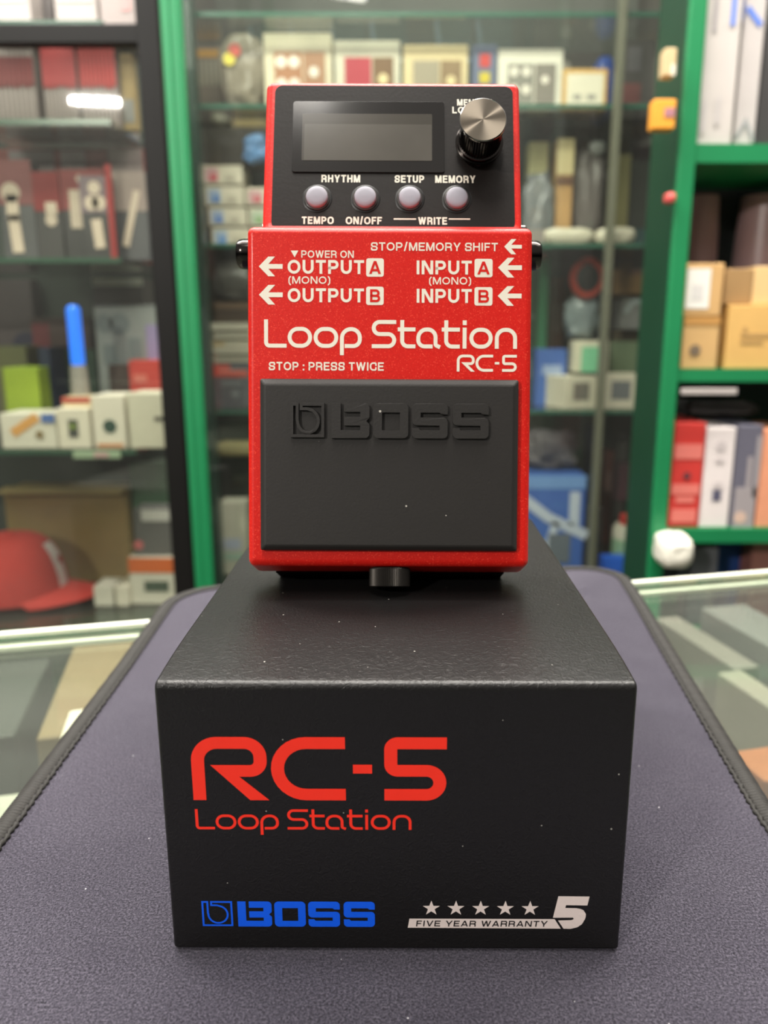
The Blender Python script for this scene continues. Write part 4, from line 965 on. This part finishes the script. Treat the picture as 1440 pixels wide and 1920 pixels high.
# display: dark surround, screen glass, sunken LCD
wn = MB(PF); wn.poly(rrect(-26.8, 14.2, 14.85, 35.5, .8), .1, .55)
win = wn.build('display_window', mat((30, 28, 27), .12, var=.1, vscale=60, spec=.6, name='display_glass'), panel, bevel=.25, seg=2)
lc = MB(PF); lc.poly(rrect(-24.2, 10.9, 18.1, 31.85, .3), .5, .60)
lcd = lc.build('lcd_screen', mat((66, 63, 57), .16, var=.2, vscale=60, spec=.5, name='lcd_grey'), win)
lc = MB(PF); lc.poly(rrect(-23.6, 10.8, 18.15, 28.75, .2), .58, .64)
lc.build('lcd_active_area', mat((82, 79, 73), .16, var=.25, vscale=60, spec=.5, name='lcd_pale'), lcd)
for k, a in enumerate((-19.8, -6.95, 4.9, 17.45)):
    b = 7.35
    rg = MB(PF); rg.lathe([(4.0,.05),(4.0,.22),(3.85,.30),(3.45,.30),(3.4,.2),(3.4,.1)], a, b, 40)
    ring = rg.build('button_ring', mat((12,11,11), .35), panel, smooth=True)
    bt_ = MB(PF); bt_.lathe([(2.9,.2),(2.9,1.2),(2.82,1.5),(2.55,1.72),(1.6,1.86),(.05,1.92)], a, b, 36)
    bt_.build('button', mat((150, 148, 158), .6, var=.03, spec=.25, name='grey_button'), panel, smooth=True, angle=45)
    rb = MB(PF); rb.lathe([(3.35,.2),(3.35,.55),(3.2,.6),(3.05,.6),(3.05,.2)], a, b, 36)
    rb.build('collar', mat((70,66,64), .25, var=.05), ring, smooth=True)
# knob on its nut: own axis so that the spun metal lies round it
kc = PF(23.4, 22.4, 0)
knob = bpy.data.objects.new('knob', None)
kb = MB(); KN = 96; kb.kn = (2, 3)
kb.lathe([(5.9,3.3),(5.9,4.2),(5.6,4.4),(5.6,13.2),(5.85,13.5),(5.85,14.2)], 0, 0, KN, knurl=.22)
kbo = kb.build('knob', DCHROME, ped, smooth=True, angle=40)
kbo.location = tuple(c*MM for c in kc); kbo.rotation_euler = (R(-2.5), 0, 0); kbo.scale = (1, 1, .81)
bpy.data.objects.remove(knob)
kt = MB(); kt.lathe([(5.98,13.9),(6.03,14.2),(6.03,14.75),(5.8,14.98)], 0, 0, 64, cap=False); kt.build('chrome_rim', CHROME, kbo, smooth=True)
kt = MB(); kt.lathe([(5.8,14.98),(.02,15.0)], 0, 0, 96, cap=False); kt.build('spun_top', mat((132, 123, 111), .42, 1, var=.02, aniso=1.0, name='spun_metal'), kbo)
kt = MB(); kt.lathe([(6.1,2.5),(6.4,2.7),(6.4,3.2),(6.1,3.4)], 0, 0, 64); kt.build('flange', DCHROME, kbo, smooth=True)
kt = MB(); kt.poly([(5.6*math.cos(R(60*k+30)), 5.6*math.sin(R(60*k+30))) for k in range(6)], .1, 2.4); kt.build('hex_nut', mat((20,19,19), .4), kbo, bevel=.2)
# side jacks, hinge pin, thumb screw
for sx, nm in ((-1, 'jack_nut'), (1, 'jack_nut')):
    j = MB(fn=lambda a, b, c, sx=sx: (-.7+sx*c*1.035, 87.3+a*sx, 21.0+b))
    j.lathe([(5.0,33.5),(5.2,33.9),(5.2,35.2),(4.1,35.4),(4.1,39.2),(3.9,40.4),(3.3,41.0),(2.6,41.0),(2.4,40.5),(2.4,36)], 0, 0, 40)
    j.build(nm, DCHROME, ped, smooth=True, angle=35)
pn_ = MB(fn=lambda a, b, c: (c, 90.5+a, 30+b)); pn_.lathe([(1.2,-34.6),(1.2,36.0),(.8,36.5)], 0, 0, 20); pn_.build('hinge_pin', CHROME, ped, smooth=True)
sc_ = MB(fn=lambda a, b, c: (a, -c, 21.6+b)); sc_.kn = (0, 1, 2)
sc_.lathe([(5.3,.4),(5.5,.8),(5.5,5.3),(5.2,5.5)], 0, 0, 150, knurl=.16); sc_.build('thumb_screw', mat((58,55,52), .42, .9, var=.1, name='screw_metal'), ped, smooth=True, angle=20)
